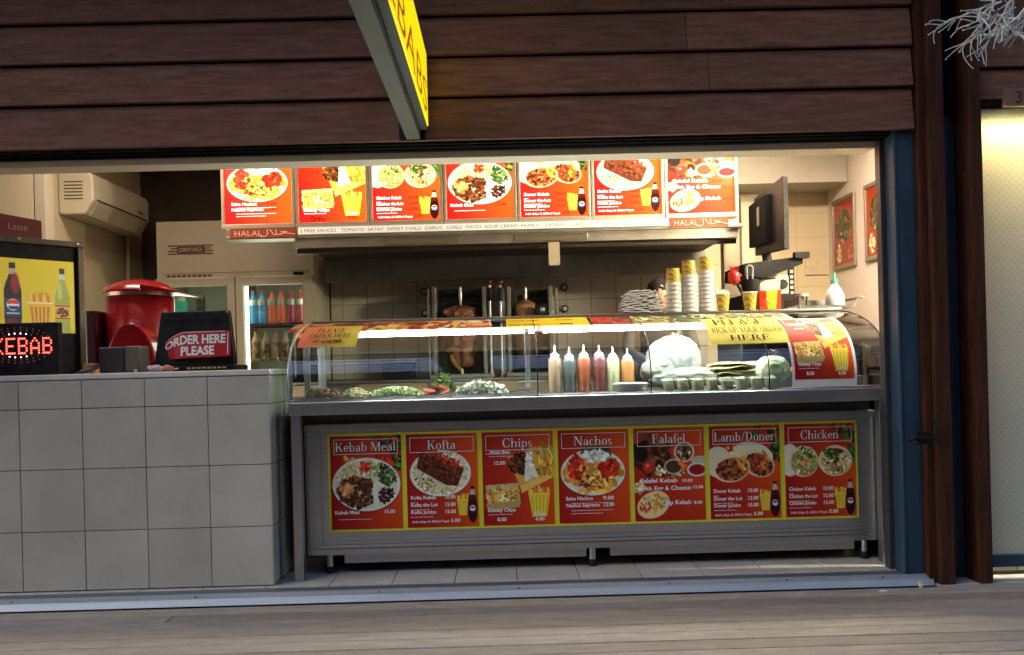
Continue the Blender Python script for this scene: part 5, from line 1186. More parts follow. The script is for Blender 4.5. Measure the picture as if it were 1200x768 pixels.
# drinks fridge
FX0, FX1, FY = -2.525, -1.372, 2.40
o = T('drinks_fridge', 'tall cream two-door drinks fridge with a lit right-hand door', 'fridge', ((FX0 + FX1) / 2, 2.7, 0))
MB().box(FX0, FX0 + .04, FY, 2.99, 0, 2.155).build('side_panel', mIvory, o, bevel=.003); MB().box(FX1 - .04, FX1, FY, 2.99, 0, 2.155).build('side_panel', mIvory, o, bevel=.003)
MB().box(FX0 + .0405, FX1 - .0405, 2.95, 2.99, 0, 2.15).build('rear_panel', M('fridge_lining', (.75, .78, .70), .5), o)
MB().box(FX0 + .0405, FX1 - .0405, FY - .004, FY + .5, 1.77, 2.155).build('header', mIvory, o, bevel=.004)
MB().box(FX0 + .0405, FX1 - .0405, FY + .01, FY + .5, 0, .3).build('plinth', mIvory, o)
MB().box(FX0 + .0405, FX1 - .0405, FY - .002, FY + .45, 1.735, 1.768).build('control_rail', mCreamS, o)
p = at(324, 323, FY); MB().box(at(344, 323, FY).x, at(356, 323, FY).x, FY - .008, FY - .0045, 1.738, 1.762).build('display', mBlack, o)
mb = MB(); random.seed(2)
for k in range(9):
    x = at(196 + k * 6, 327, FY).x; mb.box(x, x + .026, FY - .006, FY - .0025, 1.742, 1.760)
mb.build('rating_marks', M('brown_mark', (.15, .09, .06), .6), o)
xa, xb = at(197, 293, FY).x, at(250, 293, FY).x; zc = at(223, 293, FY).z
mb = MB()
for k, (i0, i1) in enumerate(((0, 0), (0, 0), (.02, .02), (0, 0))): mb.box(xa + i0, xb - i1, FY - .008, FY - .0045, zc - .034 + k * .020, zc - .034 + k * .020 + .009)
b = mb.build('badge_grille', M('brown_mark', (.15, .09, .06), .6), o)
MB().box(xa + .07, xb - .06, FY - .011, FY - .0085, zc - .022, zc + .022).build('badge_plate', M('maroon_plate', (.12, .02, .02), .5), b)
MB().txt('ORFORD', .030, lambda u, v: (xa + .08 + u, FY - .0125, zc - .015 + v), width=xb - xa - .16).build('lettering', mFrame, b)
XM = at(279, 400, FY).x
def door(x0, x1, gx0, gx1, zt_, zb_):
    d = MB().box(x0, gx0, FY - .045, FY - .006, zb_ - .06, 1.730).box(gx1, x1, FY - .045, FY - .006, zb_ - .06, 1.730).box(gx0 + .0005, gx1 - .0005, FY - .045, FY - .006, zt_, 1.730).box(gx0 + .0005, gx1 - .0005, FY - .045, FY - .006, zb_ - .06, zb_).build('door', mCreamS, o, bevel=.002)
    MB().box(gx0, gx1, FY - .03, FY - .026, zb_, zt_).build('pane', mGlassF, d)
    return d
zt_ = at(320, 334, FY).z
door(FX0 + .004, XM - .004, at(194, 380, FY).x, at(269, 380, FY).x, zt_ + .0, .42)
door(XM + .004, FX1 - .004, at(287, 380, FY).x, at(357, 380, FY).x, zt_, .42)
MB().box(XM - .012, XM + .012, FY + .002, FY + .5, .3005, 1.734).build('divider', mCreamS, o)
mTubeF = M('fridge_tube', (1, 1, 1), emit=1.1, ecol=(.95, 1, .78))
MB().box(at(288.5, 380, FY + .02).x, at(292.5, 380, FY + .02).x, FY + .0, FY + .012, .45, zt_ - .005).build('light_strip', mTubeF, o)
MB().box(FX1 - .058, FX1 - .046, FY + .0, FY + .012, .45, zt_ - .005).build('light_strip', M('fridge_tube_dim', (1, 1, 1), emit=1.6, ecol=(.95, 1, .78)), o)
MB().box(FX0 + .10, XM - .06, FY + .03, FY + .05, zt_ + .012, zt_ + .024).build('light_strip', M('fridge_tube_dim', (1, 1, 1)), o)  # added out of view to brighten the left compartment
for lx, pw in (((XM + FX1) / 2, .9), ((XM + FX0) / 2, .5)):  # unseen area lights added for even light on the bottles
    l = bpy.data.objects.new('lamp', bpy.data.lights.new('lamp', 'AREA')); COL.objects.link(l); l.parent = o; l.location = Vector((lx, FY + .03, 1.45)) - wloc(o)
    l.data.shape = 'RECTANGLE'; l.data.size = .4; l.data.size_y = .5; l.data.energy = pw; l.data.color = (.95, 1, .85); l.rotation_euler = (R(-90), 0, 0)
Z1, Z2 = at(320, 379.5, 2.48).z, at(320, 421, 2.48).z
for k, z in enumerate((Z1, Z2, Z2 - .30, Z2 - .58)):
    s_ = MB().box(XM + .02, FX1 - .045, FY + .015, 2.94, z - .012, z - .001).build('shelf', mBlackM if k == 0 else M('pale_shelf', (.55, .62, .48), .5), o)
ZL = at(235, 366.5, 2.48).z
MB().box(FX0 + .045, XM - .02, FY + .015, 2.94, ZL - .012, ZL - .001).build('shelf', M('pale_shelf', (.55, .62, .48), .5), o)
mb = MB()
for k in range(6): mb.ell((at(296 + k * 11, 423, 2.4).x, FY + .011, Z2 - .006), (.008, .003, .008), 8, 6)
mb.build('price_dot', M('green_dot', (.05, .2, .05), .5), o)
def soda(name, label, px, Y, z, h, r, liquid, cap, lab, group, labz=(.45, .68), neck=True):
    x = at(px, 370, Y).x; t = T(name, label, 'bottle', (x, Y, z), group)
    MB().lathe((x, Y, z + .0005), [(r * .85, 0), (r, h * .04), (r * .94, h * .35), (r, h * .62), (r * .8, h * .76), (r * .38, h * .87), (r * .36, h * .93)], 18).build('body', liquid, t, smooth=50)
    MB().cyl((x, Y, z + h * .93 + .001), (x, Y, z + h), r * .42, n=14).build('cap', cap, t, smooth=40)
    MB().lathe((x, Y, z), [(r * 1.02, h * labz[0]), (r * 1.03, h * labz[1])], 18, cap=False).build('label', lab, t, smooth=50)
    return t
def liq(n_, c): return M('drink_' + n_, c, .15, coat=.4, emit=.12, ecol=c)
WL = M('white_label', (.7, .7, .68), .5); BC = M('brown_cream_label', (.60, .45, .22), .6, col2=(.20, .08, .03), nscale=26, ramp=(.45, .55), detail=2)
h1 = at(300, 343, 2.5).z - Z1
G1 = 'drink bottles on the upper lit fridge shelf'
rows = [(297, 'bright_blue', (.02, .22, .38), (.6, .1, .1), 'left of two bright blue drink bottles on the upper fridge shelf'), (307.5, 'bright_blue', (.02, .22, .38), (.6, .1, .1), 'right of two bright blue drink bottles on the upper fridge shelf'),
        (319, 'orange_red', (.55, .09, .03), (.6, .08, .02), 'left of two orange-red drink bottles on the upper fridge shelf'), (330, 'orange_red', (.55, .09, .03), (.6, .08, .02), 'right of two orange-red drink bottles on the upper fridge shelf'),
        (341.5, 'dark_crimson', (.25, .02, .03), (.6, .08, .02), 'left of two dark crimson drink bottles on the upper fridge shelf'), (352.5, 'dark_crimson', (.25, .02, .03), (.6, .08, .02), 'right of two dark crimson drink bottles on the upper fridge shelf')]
for px, n_, c, cc, lab in rows: soda('drink_bottle', lab, px, 2.47, Z1, h1 + .01, .031, liq(n_, c), M('cap_red' if cc[0] < .61 else 'cap', cc, .4), WL, G1, (.55, .72))
G2 = 'drink bottles on the lower lit fridge shelf'
r2 = [(299, (.45, .40, .05), 'yellow-capped coffee milk bottle, leftmost on the lower fridge shelf'), (311, (.50, .42, .06), 'yellow-capped coffee milk bottle, second on the lower fridge shelf'), (322.5, (.45, .08, .03), 'red-capped slim bottle in the middle of the lower fridge shelf'),
      (334, (.6, .58, .5), 'white-capped milk drink bottle, fourth on the lower fridge shelf'), (346, (.04, .20, .06), 'green-capped milk drink bottle, rightmost on the lower fridge shelf')]
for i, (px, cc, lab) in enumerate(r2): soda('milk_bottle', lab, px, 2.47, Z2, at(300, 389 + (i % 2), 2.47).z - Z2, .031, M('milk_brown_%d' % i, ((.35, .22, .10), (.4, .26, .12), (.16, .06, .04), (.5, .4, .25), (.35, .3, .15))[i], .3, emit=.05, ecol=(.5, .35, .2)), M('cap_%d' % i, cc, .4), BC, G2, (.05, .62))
soda('cola_bottle', 'small dark bottle standing alone on the left fridge shelf', 235.5, 2.48, ZL, at(235, 343, 2.48).z - ZL, .034, M('dark_cola', (.02, .01, .008), .15, coat=.5), M('cap_dark', (.06, .05, .04), .4), M('dark_label', (.05, .04, .04), .5), None)
x = at(213, 360, 2.48).x
o2 = T('teal_jar', 'teal jar with a white lid beside the red drinks machine', 'jar', (x, 2.48, ZL))
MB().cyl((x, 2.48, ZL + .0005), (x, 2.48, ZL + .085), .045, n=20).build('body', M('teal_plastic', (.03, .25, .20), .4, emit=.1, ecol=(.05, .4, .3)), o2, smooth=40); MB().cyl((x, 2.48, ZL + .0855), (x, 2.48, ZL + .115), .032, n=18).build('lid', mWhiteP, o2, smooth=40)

# ================================================================== ON THE TILED COUNTER
ZC = 1.0403
# red rounded machine
p = at(160, 432, .95); x0m, x1m = at(118, 400, .95).x, at(196, 400, .95).x
o = T('red_machine', 'big glossy red domed drinks machine behind the till', 'machine', (p.x, .95, .9))
zt_m = at(165, 329, .95).z; zs = at(165, 345, .95).z; cxm = (x0m + x1m) / 2 + .02; rm = (x1m - x0m) / 2
tag(MB().box(-3.2, -1.35, .70, 1.35, 0, .88).build('rear_cabinet', mSteelD, bevel=.004, loc=(-2.3, 1, 0)), 'low dark cabinet behind the tiled counter that carries the red machine', 'cabinet')
MB().lathe((cxm, 1.0, .8805), [(rm * .98, 0), (rm, .02), (rm, zs - .8805 - .02), (rm * .97, zs - .8805 - .015)], 40).build('drum', mRedGloss, o, smooth=50)
MB().lathe((cxm, 1.0, zs - .012), [(rm * .975, .0), (rm * .975, .022)], 40, cap=False).build('band', M('pinkish_steel_band', (.45, .25, .18), .3, .7), o, smooth=50)
dm = MB(); V = []; 
prof = [(rm * 1.02, 0), (rm * 1.06, .006), (rm * 1.0, .022), (rm * .85, .045), (rm * .6, .066), (rm * .3, .076), (.002, .079)]
MB().lathe((cxm, 1.0, zs + .011), prof, 40, cap=False).build('domed_lid', mRedGloss, o, smooth=60)
xr = at(219, 344, .95).x
MB().prism([(cxm + rm * .4, .80, zs + .045), (cxm + rm * 1.0, .80, zs + .024), (xr, .80, zs - .002), (xr, .80, zs - .010), (cxm + rm * .9, .80, zs + .002), (cxm + rm * .4, .80, zs + .004)][::-1], (0, .36, 0)).build('lid_beak', mRedGloss, o, bevel=.006)
# rounded front hood
fx, fz = at(155, 440, .74).x, at(158, 378, .74).z
V = [(fx - .145, .70, ZC + .001)] ; arcp = [(fx - .145 + .0, .70, ZC + .001)]
pr = [(fx + .15 * math.cos(a) + .0, .72, 1.00 + (fz - 1.00) * math.sin(a)) for a in [R(k) for k in range(0, 181, 10)]]
MB().prism(pr, (0, .22, 0)).build('front_hood', mRedGloss, o, bevel=.012, seg=3)
MB().box(x0m - .012, x0m + .05, .78, .98, 1.0, zs - .10).build('side_rib', M('dark_maroon', (.05, .004, .006), .35), o, bevel=.01)
# till with banner
xa, xb = at(188, 430, .42).x, at(281, 430, .42).x
zt1, zt0 = at(235, 366, .48).z, ZC
o = T('till', 'black point-of-sale till seen from behind, carrying the order here banner', 'till', ((xa + xb) / 2, .45, ZC))
MB().prism([(xa + .015, .40, zt1 - .0), (xb - .045, .40, zt1 + .002), (xb - .0, .34, ZC + .03), (xa - .005, .34, ZC + .03)][::-1], (0, .05, 0)).build('screen_back', mBlack, o, bevel=.008)
MB().box(xa + .05, xb - .06, .385, .399, zt1 - .09, zt1 - .035).build('rear_hump', mBlackM, o, bevel=.006)
MB().box(xa + .01, xb - .005, .33, .60, ZC + .001, ZC + .029).build('base', mBlack, o, bevel=.004)
MB().box(xb - .058, xb - .045, .393, .399, zt1 - .012, zt1 + .006).build('shiny_corner', mSteel, o)
mb = MB()
for k in range(8): mb.box(xa + .17 + k * .026, xa + .188 + k * .026, .3275, .3295, ZC + .012, ZC + .020)
mb.build('gold_print', M('gold_print', (.6, .42, .12), .4), o)
MB().box(xa + .105, xa + .125, .3275, .3295, ZC + .012, ZC + .019).build('port', mWhiteP, o)
# banner curving at the left end
bp = [at(x, y, .30) for x, y in ((192, 418), (201, 412), (213, 410), (229, 409), (250, 408), (268, 407))]
def ban(u, v):   # u 0..1 left to right, v 0..1 up; upper edge rises to the right near the left end
    px = 191 + u * 79; top = 389.5 - 2.5 * u + 14 * max(0, 1 - u * 3.2) ** 1.5; bot = 421 - 4 * u + 1.5 * max(0, 1 - u * 3) 
    Y = .305 + .07 * max(0, 1 - u * 3) ** 2 + .012 * math.sin(u * 6)
    return tuple(at(px, bot + (top - bot) * v, Y))
V = [ban(i / 20, j) for i in range(21) for j in (0, 1)]
g = MB().add(V, [(2 * i, 2 * i + 2, 2 * i + 3, 2 * i + 1) for i in range(20)]).build('banner', mRedSign, None, smooth=60, loc=ban(.5, 0)); tag(g, 'curling red banner reading order here please, hung on the black till', 'banner')
def bt(body, u0, v0, w, h):
    V_, F_ = text2d(body, .035); W_ = max(q[0] for q in V_)
    return [tuple(Vector(ban(u0 + x / W_ * w, v0 + y / .73 * h)) + Vector((0, -.003, 0))) for x, y in V_], F_
mb = MB(); mb.add(*bt('ORDER HERE', .03, .53, .90, .34)); mb.add(*bt('PLEASE', .26, .10, .50, .34)); mb.build('lettering', mWhiteInk, g)
mb = MB()
for j in range(12):
    a_, b_ = .08 + j * .07, .12 + j * .07 + .03; V = [Vector(ban(min(u, .99), v)) + Vector((0, -.002, 0)) for u, v in ((a_, .955), (b_, .955), (b_, .975), (a_, .975))]; mb.add(V, [(0, 1, 2, 3)])
V = [Vector(ban(u, v)) + Vector((0, -.002, 0)) for u, v in ((.955, .08), (.968, .08), (.968, .92), (.955, .92))]; mb.add(V, [(0, 1, 2, 3)]); mb.build('border_line', mWhiteInk, g)
# grey box
xa, xb = at(119, 430, .25).x, at(166, 430, .25).x; zz = at(140, 407, .25).z
o = T('card_terminal', 'dark purple-grey boxy card terminal in front of the red machine', 'terminal', ((xa + xb) / 2, .3, ZC))
MB().box(xa, xa + (xb - xa) * .62, .22, .36, ZC + .0005, zz).build('body', M('purple_grey_plastic', (.045, .030, .042), .4), o, bevel=.006); MB().box(xa + (xb - xa) * .625, xb, .225, .36, ZC + .0005, zz + .003).build('side_panel', M('olive_grey_plastic', (.11, .10, .07), .5), o, bevel=.008)
MB().box(xa + .175, xa + .19, .2185, .2245, ZC + .003, ZC + .016).build('button', mWhiteP, o)
# papers, orange packet
random.seed(12)
for i in range(4):
    x = at(114, 432, .25).x - .05 + i * .014; mb = MB().prism([(x - .03, .18, ZC + .004 + i * .007), (x + .03, .18, ZC + .016 + i * .011), (x + .035, .30, ZC + .018 + i * .011), (x - .025, .30, ZC + .005 + i * .007)], (0, 0, .0018))
    tag(mb.build('flyer', (M('mauve_flyer', (.30, .22, .30), .5), mPaper, M('grey_flyer', (.35, .33, .36), .5), M('mauve_flyer', (.30, .22, .30), .5))[i], loc=(x, .24, ZC)), ('bottom', 'second', 'third', 'topmost')[i] + ' loose flyer of the stack left of the card terminal', 'flyer', 'flyers stacked by the card terminal')
p = at(107, 425, .5); tag(MB().box(p.x - .035, p.x + .03, .47, .55, ZC + .0005, ZC + .055).build('orange_packet', M('orange_packet', (.55, .20, .04), .5), bevel=.006, loc=(p.x, .5, ZC)), 'orange packet standing between the lit drinks board and the card terminal', 'packet')
p = at(182, 428, .22); tag(MB().ell((p.x, .22, ZC + .017), (.04, .03, .017), 16, 8, .6, 5, 16).build('plastic_wrapper', M('crumpled_film', (.45, .42, .48), .25, bump=.8, bscale=60), smooth=30, loc=(p.x, .22, ZC)), 'crumpled clear wrapper on the counter left of the till', 'wrapper')
p = at(197, 428, .24); tag(MB().ell((p.x, .24, ZC + .016), (.03, .024, .016), 14, 8, .6, 7, 14).build('snack_packet', M('orange_foil', (.40, .14, .06), .3), smooth=30, loc=(p.x, .24, ZC)), 'small orange snack packet lying under the left end of the banner', 'packet')

# lit drinks board (angled cabinet at the far left)
RA = Vector((at(98, 430, .50).x, .50, 0)); dv = Vector((-math.cos(R(50)), -math.sin(R(50)), 0)); nv = Vector((math.sin(R(50)), -math.cos(R(50)), 0))
ztr = at(96, 291, .5).z
o = T('drinks_board', 'black cabinet holding a lit yellow picture of drinks and chips, at the left edge', 'display cabinet', (RA.x, RA.y, ZC))
def cb(u, z, off): return tuple(RA + dv * u + nv * off + Vector((0, 0, z)))
def cbox(u0, u1, z0, z1, o0, o1): return MB().prism([cb(u0, z0, o0), cb(u0, z1, o0), cb(u1, z1, o0), cb(u1, z0, o0)], nv * (o1 - o0))
cbox(0, 1.3, ZC + .001, ztr, -.14, -.012).build('cabinet', mBlack, o)
cbox(-.012, 1.3, ztr + .0005, ztr + .03, -.15, .012).build('top_frame', M('dark_bronze_trim', (.07, .045, .03), .35, .5), o, bevel=.003)
cbox(-.012, .02, ZC + .001, ztr, -.0115, .010).build('corner_post', M('dark_bronze_trim', (.07, .045, .03), .35, .5), o, bevel=.003)
for u, z in ((.02, ztr + .016), (.32, ztr + .018)): MB().ell(cb(u, z, .013), (.010, .010, .006), 8, 6).build('stud', mSteel, o)
ua, ub = .035, .455; za, zb_ = at(90, 391, .5).z, at(90, 308, .5).z
A2 = Art(100, 96, k=2.0, seed=77); A2.grad((205, 190, 20), (215, 200, 25)); A2.rect(0, 0, 11, 96, (190, 20, 15)); a = A2
def pet(cx, w, top, bot, body, cap, collar, prof):
    h = bot - top; pts = [(f, r_) for r_, f in prof]
    L_ = [(cx - w * r_ / 2, top + h * f) for f, r_ in pts]; a.poly(L_ + [(2 * cx - x_, y_) for x_, y_ in L_[::-1]], body)
    a.rect(cx - w * .17, top - 6, cx + w * .17, top + 1.5, cap); a.poly([(cx - w * .14, top + 1.5), (cx + w * .14, top + 1.5), (cx + w * .24, top + 9), (cx - w * .24, top + 9)], collar)
PR = ((.26, 0), (.32, .06), (.50, .16), (.80, .26), (.97, .36), (1, .44), (.90, .52), (.90, .56), (.98, .62), (1, .72), (.96, .80), (.90, .86), (1, .94), (.96, 1))
pet(26, 21, 12, 94, (30, 9, 9), (14, 14, 16), (170, 165, 160), PR); a.ell(29, 32, 5, 13, (135, 20, 20), soft=2); a.ell(25, 82, 6, 5, (95, 16, 16), soft=2)
a.rect(16, 52, 36, 74, (18, 60, 100)); a.ell(26, 60, 7, 7.4, (232, 232, 236)); a.ell(26, 57.4, 6.6, 4, (205, 30, 40)); a.ell(26.6, 63.4, 6.2, 3, (25, 60, 140)); a.ell(26, 60.4, 6.6, 1.3, (232, 232, 236)); a.rect(19, 70.4, 33, 71.8, (190, 205, 220))
for i in range(13):
    x_ = 45 + i * 2.1; a.poly([(x_, 66), (x_ - 1.4 + a.r.randn(), 40 + 9 * a.r.rand()), (x_ + 1.6 + a.r.randn() * .5, 40 + 9 * a.r.rand()), (x_ + 2.2, 66)], CHIP[i % 4])
a.poly([(43, 56), (73, 56), (69, 88), (47, 88)], (222, 180, 50)); [a.poly([(46 + i * 5, 62), (49 + i * 5, 62), (50 + i * 4.3, 85), (48 + i * 4.3, 85)], (165, 105, 30), .85) for i in range(5)]; a.rect(43, 56, 73, 57.6, (235, 225, 190))
pet(85, 19, 16, 96, (150, 168, 75), (20, 20, 18), (205, 205, 195), ((.26, 0), (.32, .08), (.5, .18), (.78, .30), (.98, .42), (1, .5), (1, 1))); a.ell(82, 40, 3, 12, (185, 198, 120), soft=2)
a.rect(75.6, 58, 94.4, 78, (215, 160, 60)); a.rect(75.6, 59, 94.4, 60, (90, 60, 20)); a.rect(75.6, 76, 94.4, 77, (90, 60, 20)); a.scat(85, 68, 7, 6, [(50, 35, 15)], 40, .9, 2, el=1.6)
for v0, v1 in ((0, 5), (60, 66)): pass
p_ = lambda u, v, off=.0: cb(ua + (ub - ua) * (1 - u), zb_ + (za - zb_) * v, -.0095 + off)
pic = art_object('lit_picture', A2, lambda u, v: p_(u, v), art_mat('lit_board_print', emit=.10, rough=.3), o)
mb = MB()
for body, u0, v0, h in (('i', .055, .27, .026), ('es', .025, .44, .026)): mb.txt(body, h, lambda a_, b_: p_(u0 + a_ / (ub - ua), v0 - b_ / (zb_ - za), .003), bold=.03)
mb.build('lettering', mWL, o)
MB().txt('ab', .026, lambda a_, b_: p_(.025 + a_ / (ub - ua), .66 - b_ / (zb_ - za), .003), bold=.03).build('lettering', M('yellow_letter', (.7, .6, .1), .5, emit=.3, ecol=(.8, .7, .1)), o)
# red placard on top
RB = at(48, 275, .42); rb = Vector((RB.x, .42, 0)); d2 = Vector((-math.cos(R(50)), -math.sin(R(50)), 0))
o = T('red_placard', 'small dark red placard standing on top of the drinks cabinet', 'sign', (rb.x, rb.y, ztr + .031))
z0 = ztr + .031; MB().prism([tuple(rb + Vector((0, 0, z0))), tuple(rb + Vector((0, 0, z0 + .105))), tuple(rb + d2 * .235 + Vector((0, 0, z0 + .125))), tuple(rb + d2 * .235 + Vector((0, 0, z0)))], nv * .012).build('board', M('dark_red_board', (.13, .012, .012), .6, col2=(.17, .015, .014), nscale=9), o, bevel=.002)
MB().txt('Latte', .035, lambda a_, b_: tuple(rb + d2 * (.17 - a_) + nv * .0135 + Vector((0, 0, z0 + .045 + b_))), bold=-.01).build('lettering', M('pale_red_ink', (.5, .30, .22), .5), o)
# LED KEBAB sign
YL = .06
xa, xb = -2.75, at(68, 405, YL).x; za, zb_ = at(50, 432, YL).z, at(50, 378, YL).z
o = T('led_sign', 'black scrolling LED sign spelling KEBAB in red dots, at the left edge', 'sign', (xb, YL, ZC))
MB().box(xa, xb, YL, YL + .05, ZC + .0005, zb_).build('housing', mBlack, o, bevel=.004)
FONT5 = {'K': ('10001', '10010', '10100', '11000', '10100', '10010', '10001'), 'E': ('11111', '10000', '10000', '11110', '10000', '10000', '11111'), 'B': ('11110', '10001', '10001', '11110', '10001', '10001', '11110'), 'A': ('00100', '01010', '10001', '10001', '11111', '10001', '10001')}
red, dim, wht = MB(), MB(), MB(); pz = at(30, 397, YL).z - at(30, 414, YL).z; st = pz / 6; sx = 14.2 / 1085 * 4.51 / 6.3
x = at(60, 405, YL).x
for ci, ch in enumerate('KEBAB'[::-1]):
    for r_, row in enumerate(FONT5[ch]):
        for c_, b_ in enumerate(row):
            if b_ == '1':
                q = (x - (4 - c_) * sx, YL - .001, at(30, 414, YL).z + (6 - r_) * st); red.ell(q, (sx * .46, .003, sx * .46), 8, 6)
    x -= sx * 6.3
cx0 = at(21, 405, YL).x; cz0 = at(21, 405, YL).z
for ring, n_ in ((.058, 26), (.072, 30), (.086, 34)):
    for k in range(n_):
        a = 6.283 * k / n_; q = (cx0 + ring * 2.0 * math.cos(a), YL - .001, cz0 + ring * math.sin(a))
        if za + .008 < q[2] < zb_ - .006 and q[0] < xb - .01 and abs(q[2] - cz0) > pz * .56:
            (wht if ring == .058 and abs(math.cos(a)) < .42 else dim).ell(q, (.0032, .002, .0032), 6, 4)
red.build('red_led', M('led_red', (1, .1, .05), emit=2.2, ecol=(1, .05, .03)), o); dim.build('dim_led', M('led_dim', (.3, .05, .05), emit=.05, ecol=(1, .15, .12)), o); wht.build('white_led', M('led_white', (1, 1, 1), emit=1.6, ecol=(.9, .8, 1)), o)

# ================================================================== RIGHT INTERIOR
def ipt(px, py, X):  # point on a plane x = X
    rx, ry, rz = ray(px, py); t = X / rx; return Vector((X, ry * t - D, EYE + rz * t))
for k, (p0, p1, lab) in enumerate((((978, 232), (1004, 309), 'left of two framed red posters on the right wall'), ((1016, 214), (1046, 299), 'right of two framed red posters on the right wall, beside the blue post'))):
    a0, a1 = ipt(p0[0], 315 if k == 0 else 306, 2.655), ipt(p1[0], p1[1], 2.655); y0, y1 = a1.y, a0.y; z0, z1 = 1.71, 2.258
    o = T('framed_poster', lab, 'framed poster', (2.65, (y0 + y1) / 2, z0), 'framed posters on the right wall')
    MB().box(2.640, 2.6585, y0, y1, z0, z0 + .03).box(2.640, 2.6585, y0, y1, z1 - .03, z1).box(2.640, 2.6585, y0, y0 + .025, z0 + .0305, z1 - .0305).box(2.640, 2.6585, y1 - .025, y1, z0 + .0305, z1 - .0305).build('frame', M('grey_gold_frame', (.30, .26, .20), .4, .5), o, bevel=.003)
    a = Art(60, 84, k=1.2, seed=50 + k); a.grad((150, 35, 20), (165, 60, 30), .4, -1)
    a.scat(30, 34, 20, 20, MEAT + GREEN + [(150, 120, 70)], 130, 1.5, 4); a.scat(14, 68, 7, 12, RICE, 40, 1, 2.4); a.scat(46, 70, 9, 9, [(150, 40, 25), (190, 140, 60)], 40, 1, 2.4)
    art_object('print', a, lambda u, v: (2.650, y1 - .025 - (y1 - y0 - .05) * u, z1 - .03 - (z1 - z0 - .06) * v), art_mat('framed_print', 0, .2), o)
# monitor seen from behind
o = T('monitor', 'big black flat monitor seen from behind, hanging right of the menu boards', 'monitor', (1.75, 1.5, 1.7))
yA, yB = 1.15, 1.90
q = {'nt': at(917, 206, yA), 'nb': at(919, 292, yA), 'ft': at(884, 233, yB), 'fb': at(885, 300, yB)}
MB().prism([tuple(q['nt']), tuple(q['ft']), tuple(q['fb']), tuple(q['nb'])], (.035, .01, 0)).build('panel', mBlack, o, bevel=.004)
def mq(u, v, d): 
    a_ = q['nt'].lerp(q['ft'], u); b_ = q['nb'].lerp(q['fb'], u); w_ = a_.lerp(b_, v); return (w_.x - d, w_.y, w_.z)
MB().add([mq(u, v, d) for d in (.0005, .035) for u, v in ((.40, .12), (1.04, .12), (1.04, .86), (.40, .86))], [(0, 1, 2, 3), (4, 7, 6, 5), (0, 4, 5, 1), (1, 5, 6, 2), (2, 6, 7, 3), (3, 7, 4, 0)]).build('rear_bulge', M('black_rear_cover', (.006, .006, .006), .8, spec=.08), o, bevel=.006)
MB().add([mq(u, v, d) for d in (.036, .039) for u, v in ((.62, .25), (.70, .25), (.70, .55), (.62, .55))], [(4, 7, 6, 5), (0, 4, 5, 1), (1, 5, 6, 2), (2, 6, 7, 3), (3, 7, 4, 0)]).build('rear_label', mSteelD, o)
p = at(898, 306, 1.5); MB().tube([(p.x, 1.5, p.z + .05), (p.x + .01, 1.5, p.z - .02)], .03, 10).build('stand_neck', mBlack, o); 
# shelf and perforated upright
pa, pb = at(868, 318, 1.35), at(943, 300, 1.35)
o = T('wall_shelf', 'black metal shelf carrying the monitor, on a slotted upright', 'shelf', (1.8, 1.5, pa.z))
MB().prism([(at(872, 309, 1.3).x, 1.30, at(872, 309, 1.3).z), (at(941, 300, 1.3).x, 1.30, at(941, 300, 1.3).z), (at(941, 309, 1.3).x, 1.30, at(941, 309, 1.3).z), (at(898, 324, 1.3).x, 1.30, at(898, 326, 1.3).z), (at(872, 322, 1.3).x, 1.30, at(872, 324, 1.3).z)][::-1], (0, .5, 0)).build('shelf_board', mBlackM, o, bevel=.004)
xa, xb = at(935, 320, 1.62).x, at(941.5, 320, 1.62).x
MB().box(at(930, 298, 1.28).x, at(947, 298, 1.28).x, 1.25, 1.30, at(938, 303, 1.28).z, at(938, 296, 1.28).z).build('end_hook', mBlackM, o)
MB().box(xa, xb, 1.81, 1.84, ZT, at(938, 300, 1.62).z).build('upright', mBlackM, o)
mb = MB(); z = ZT + .02
while z < at(938, 306, 1.62).z - .03: mb.box(xa + .010, xb - .010, 1.807, 1.8095, z, z + .018); z += .036
mb.build('slot', mCream, o)
MB().box(xa - .02, xb + .02, 1.79, 1.86, 0, ZT - .001).build('lower_post', mBlackM, o)
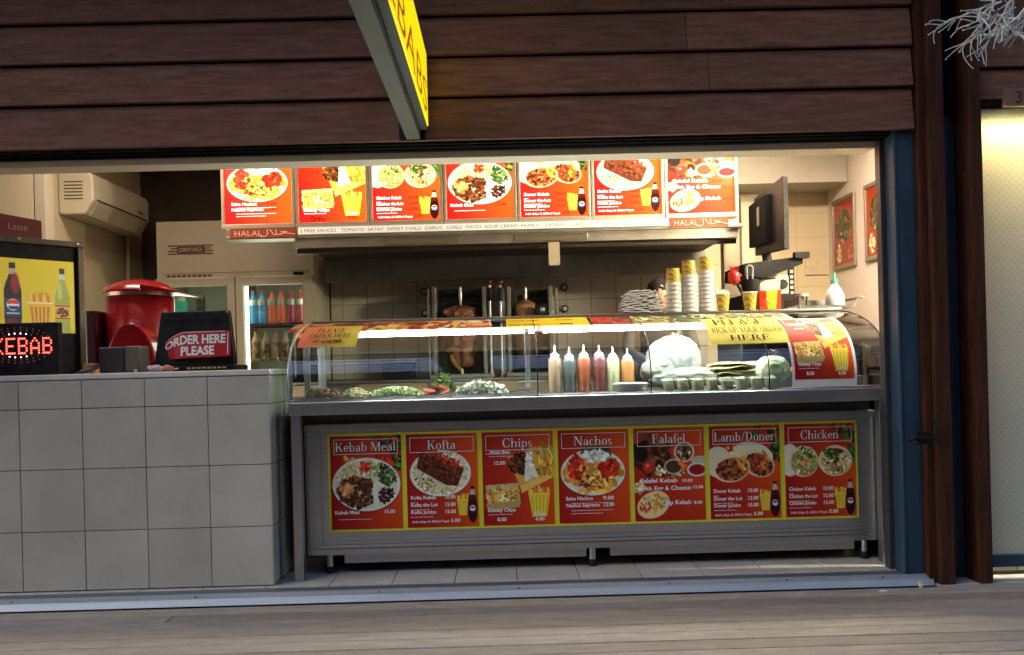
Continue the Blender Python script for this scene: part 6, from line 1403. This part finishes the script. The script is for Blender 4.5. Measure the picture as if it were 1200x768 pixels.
# white machine on a dark box, behind the carton
p = at(907, 345, 1.35); xa, xb = at(891, 335, 1.4).x, at(926, 335, 1.4).x; z0, z1 = at(907, 345, 1.4).z, at(907, 322, 1.4).z
o = T('dark_cupboard', 'dark cupboard behind the case that carries the cream coffee machine', 'cupboard', (1.75, 1.6, 0))
MB().box(at(868, 345, 1.4).x, at(941, 345, 1.4).x, 1.38, 1.79, 0, z0 - .0005).build('carcass', mBlackM, o, bevel=.004)
MB().box(at(868, 345, 1.4).x + .01, at(941, 345, 1.4).x - .01, 1.37, 1.3795, .1, z0 - .03).build('door', mBlack, o, bevel=.004)
o = T('coffee_machine', 'cream coffee machine with a dark round spout behind the printed carton', 'coffee machine', ((xa + xb) / 2, 1.45, z0))
MB().box(xa, xb, 1.42, 1.62, z0, z1).build('body', M('cream_plastic', (.62, .55, .42), .4), o, bevel=.012); MB().cyl((xb - .045, 1.419, (z0 + z1) / 2), (xb - .045, 1.40, (z0 + z1) / 2), .032, n=20).build('spout', mBlack, o, smooth=40)
MB().box(xa + .02, xb - .08, 1.41, 1.4195, z1 - .025, z1 - .018).build('vent', mBlack, o)
tag(MB().box(at(944, 320, 2.99).x, at(970, 320, 2.99).x, 2.985, 2.998, at(960, 322, 2.99).z, at(960, 292, 2.99).z).build('wall_notice', M('pale_notice', (.60, .50, .32), .7, col2=(.52, .43, .27), nscale=30), loc=at(957, 322, 2.99)), 'faint pale notice stuck on the far wall left of the framed posters', 'notice')
# open service door edge / pale panel behind the monitor
tag(MB().box(at(868, 260, 2.9).x, at(882, 260, 2.9).x, 2.88, 2.98, 1.35, at(870, 232, 2.9).z).build('wall_cupboard', M('pale_cupboard', (.60, .56, .40), .6), bevel=.004, loc=at(875, 300, 2.9)), 'narrow pale wall cupboard seen between the menu boards and the monitor', 'cupboard')

# ================================================================== SHOP CEILING LAMPS (hidden above the lintel)
def ceiling_lamp(x, y, sx, sy, power, col, label):
    t = T('ceiling_light', label, 'light', (x, y, 2.70))
    MB().box(x - sx / 2 - .02, x + sx / 2 + .02, y - sy / 2 - .02, y + sy / 2 + .02, 2.70, 2.748).build('fitting', mWhiteP, t)
    l = bpy.data.objects.new('lamp', bpy.data.lights.new('lamp', 'AREA')); COL.objects.link(l); l.parent = t
    l.data.shape = 'RECTANGLE'; l.data.size = sx; l.data.size_y = sy; l.data.energy = power; l.data.color = col; l.location = (0, 0, -.012)
ceiling_lamp(1.95, 1.2, .9, .25, 28, (1, .80, .60), 'warm ceiling light over the right end of the shop')
ceiling_lamp(-2.2, .9, .7, .2, 4.8, (1, .80, .58), 'warm ceiling light over the left end of the shop')
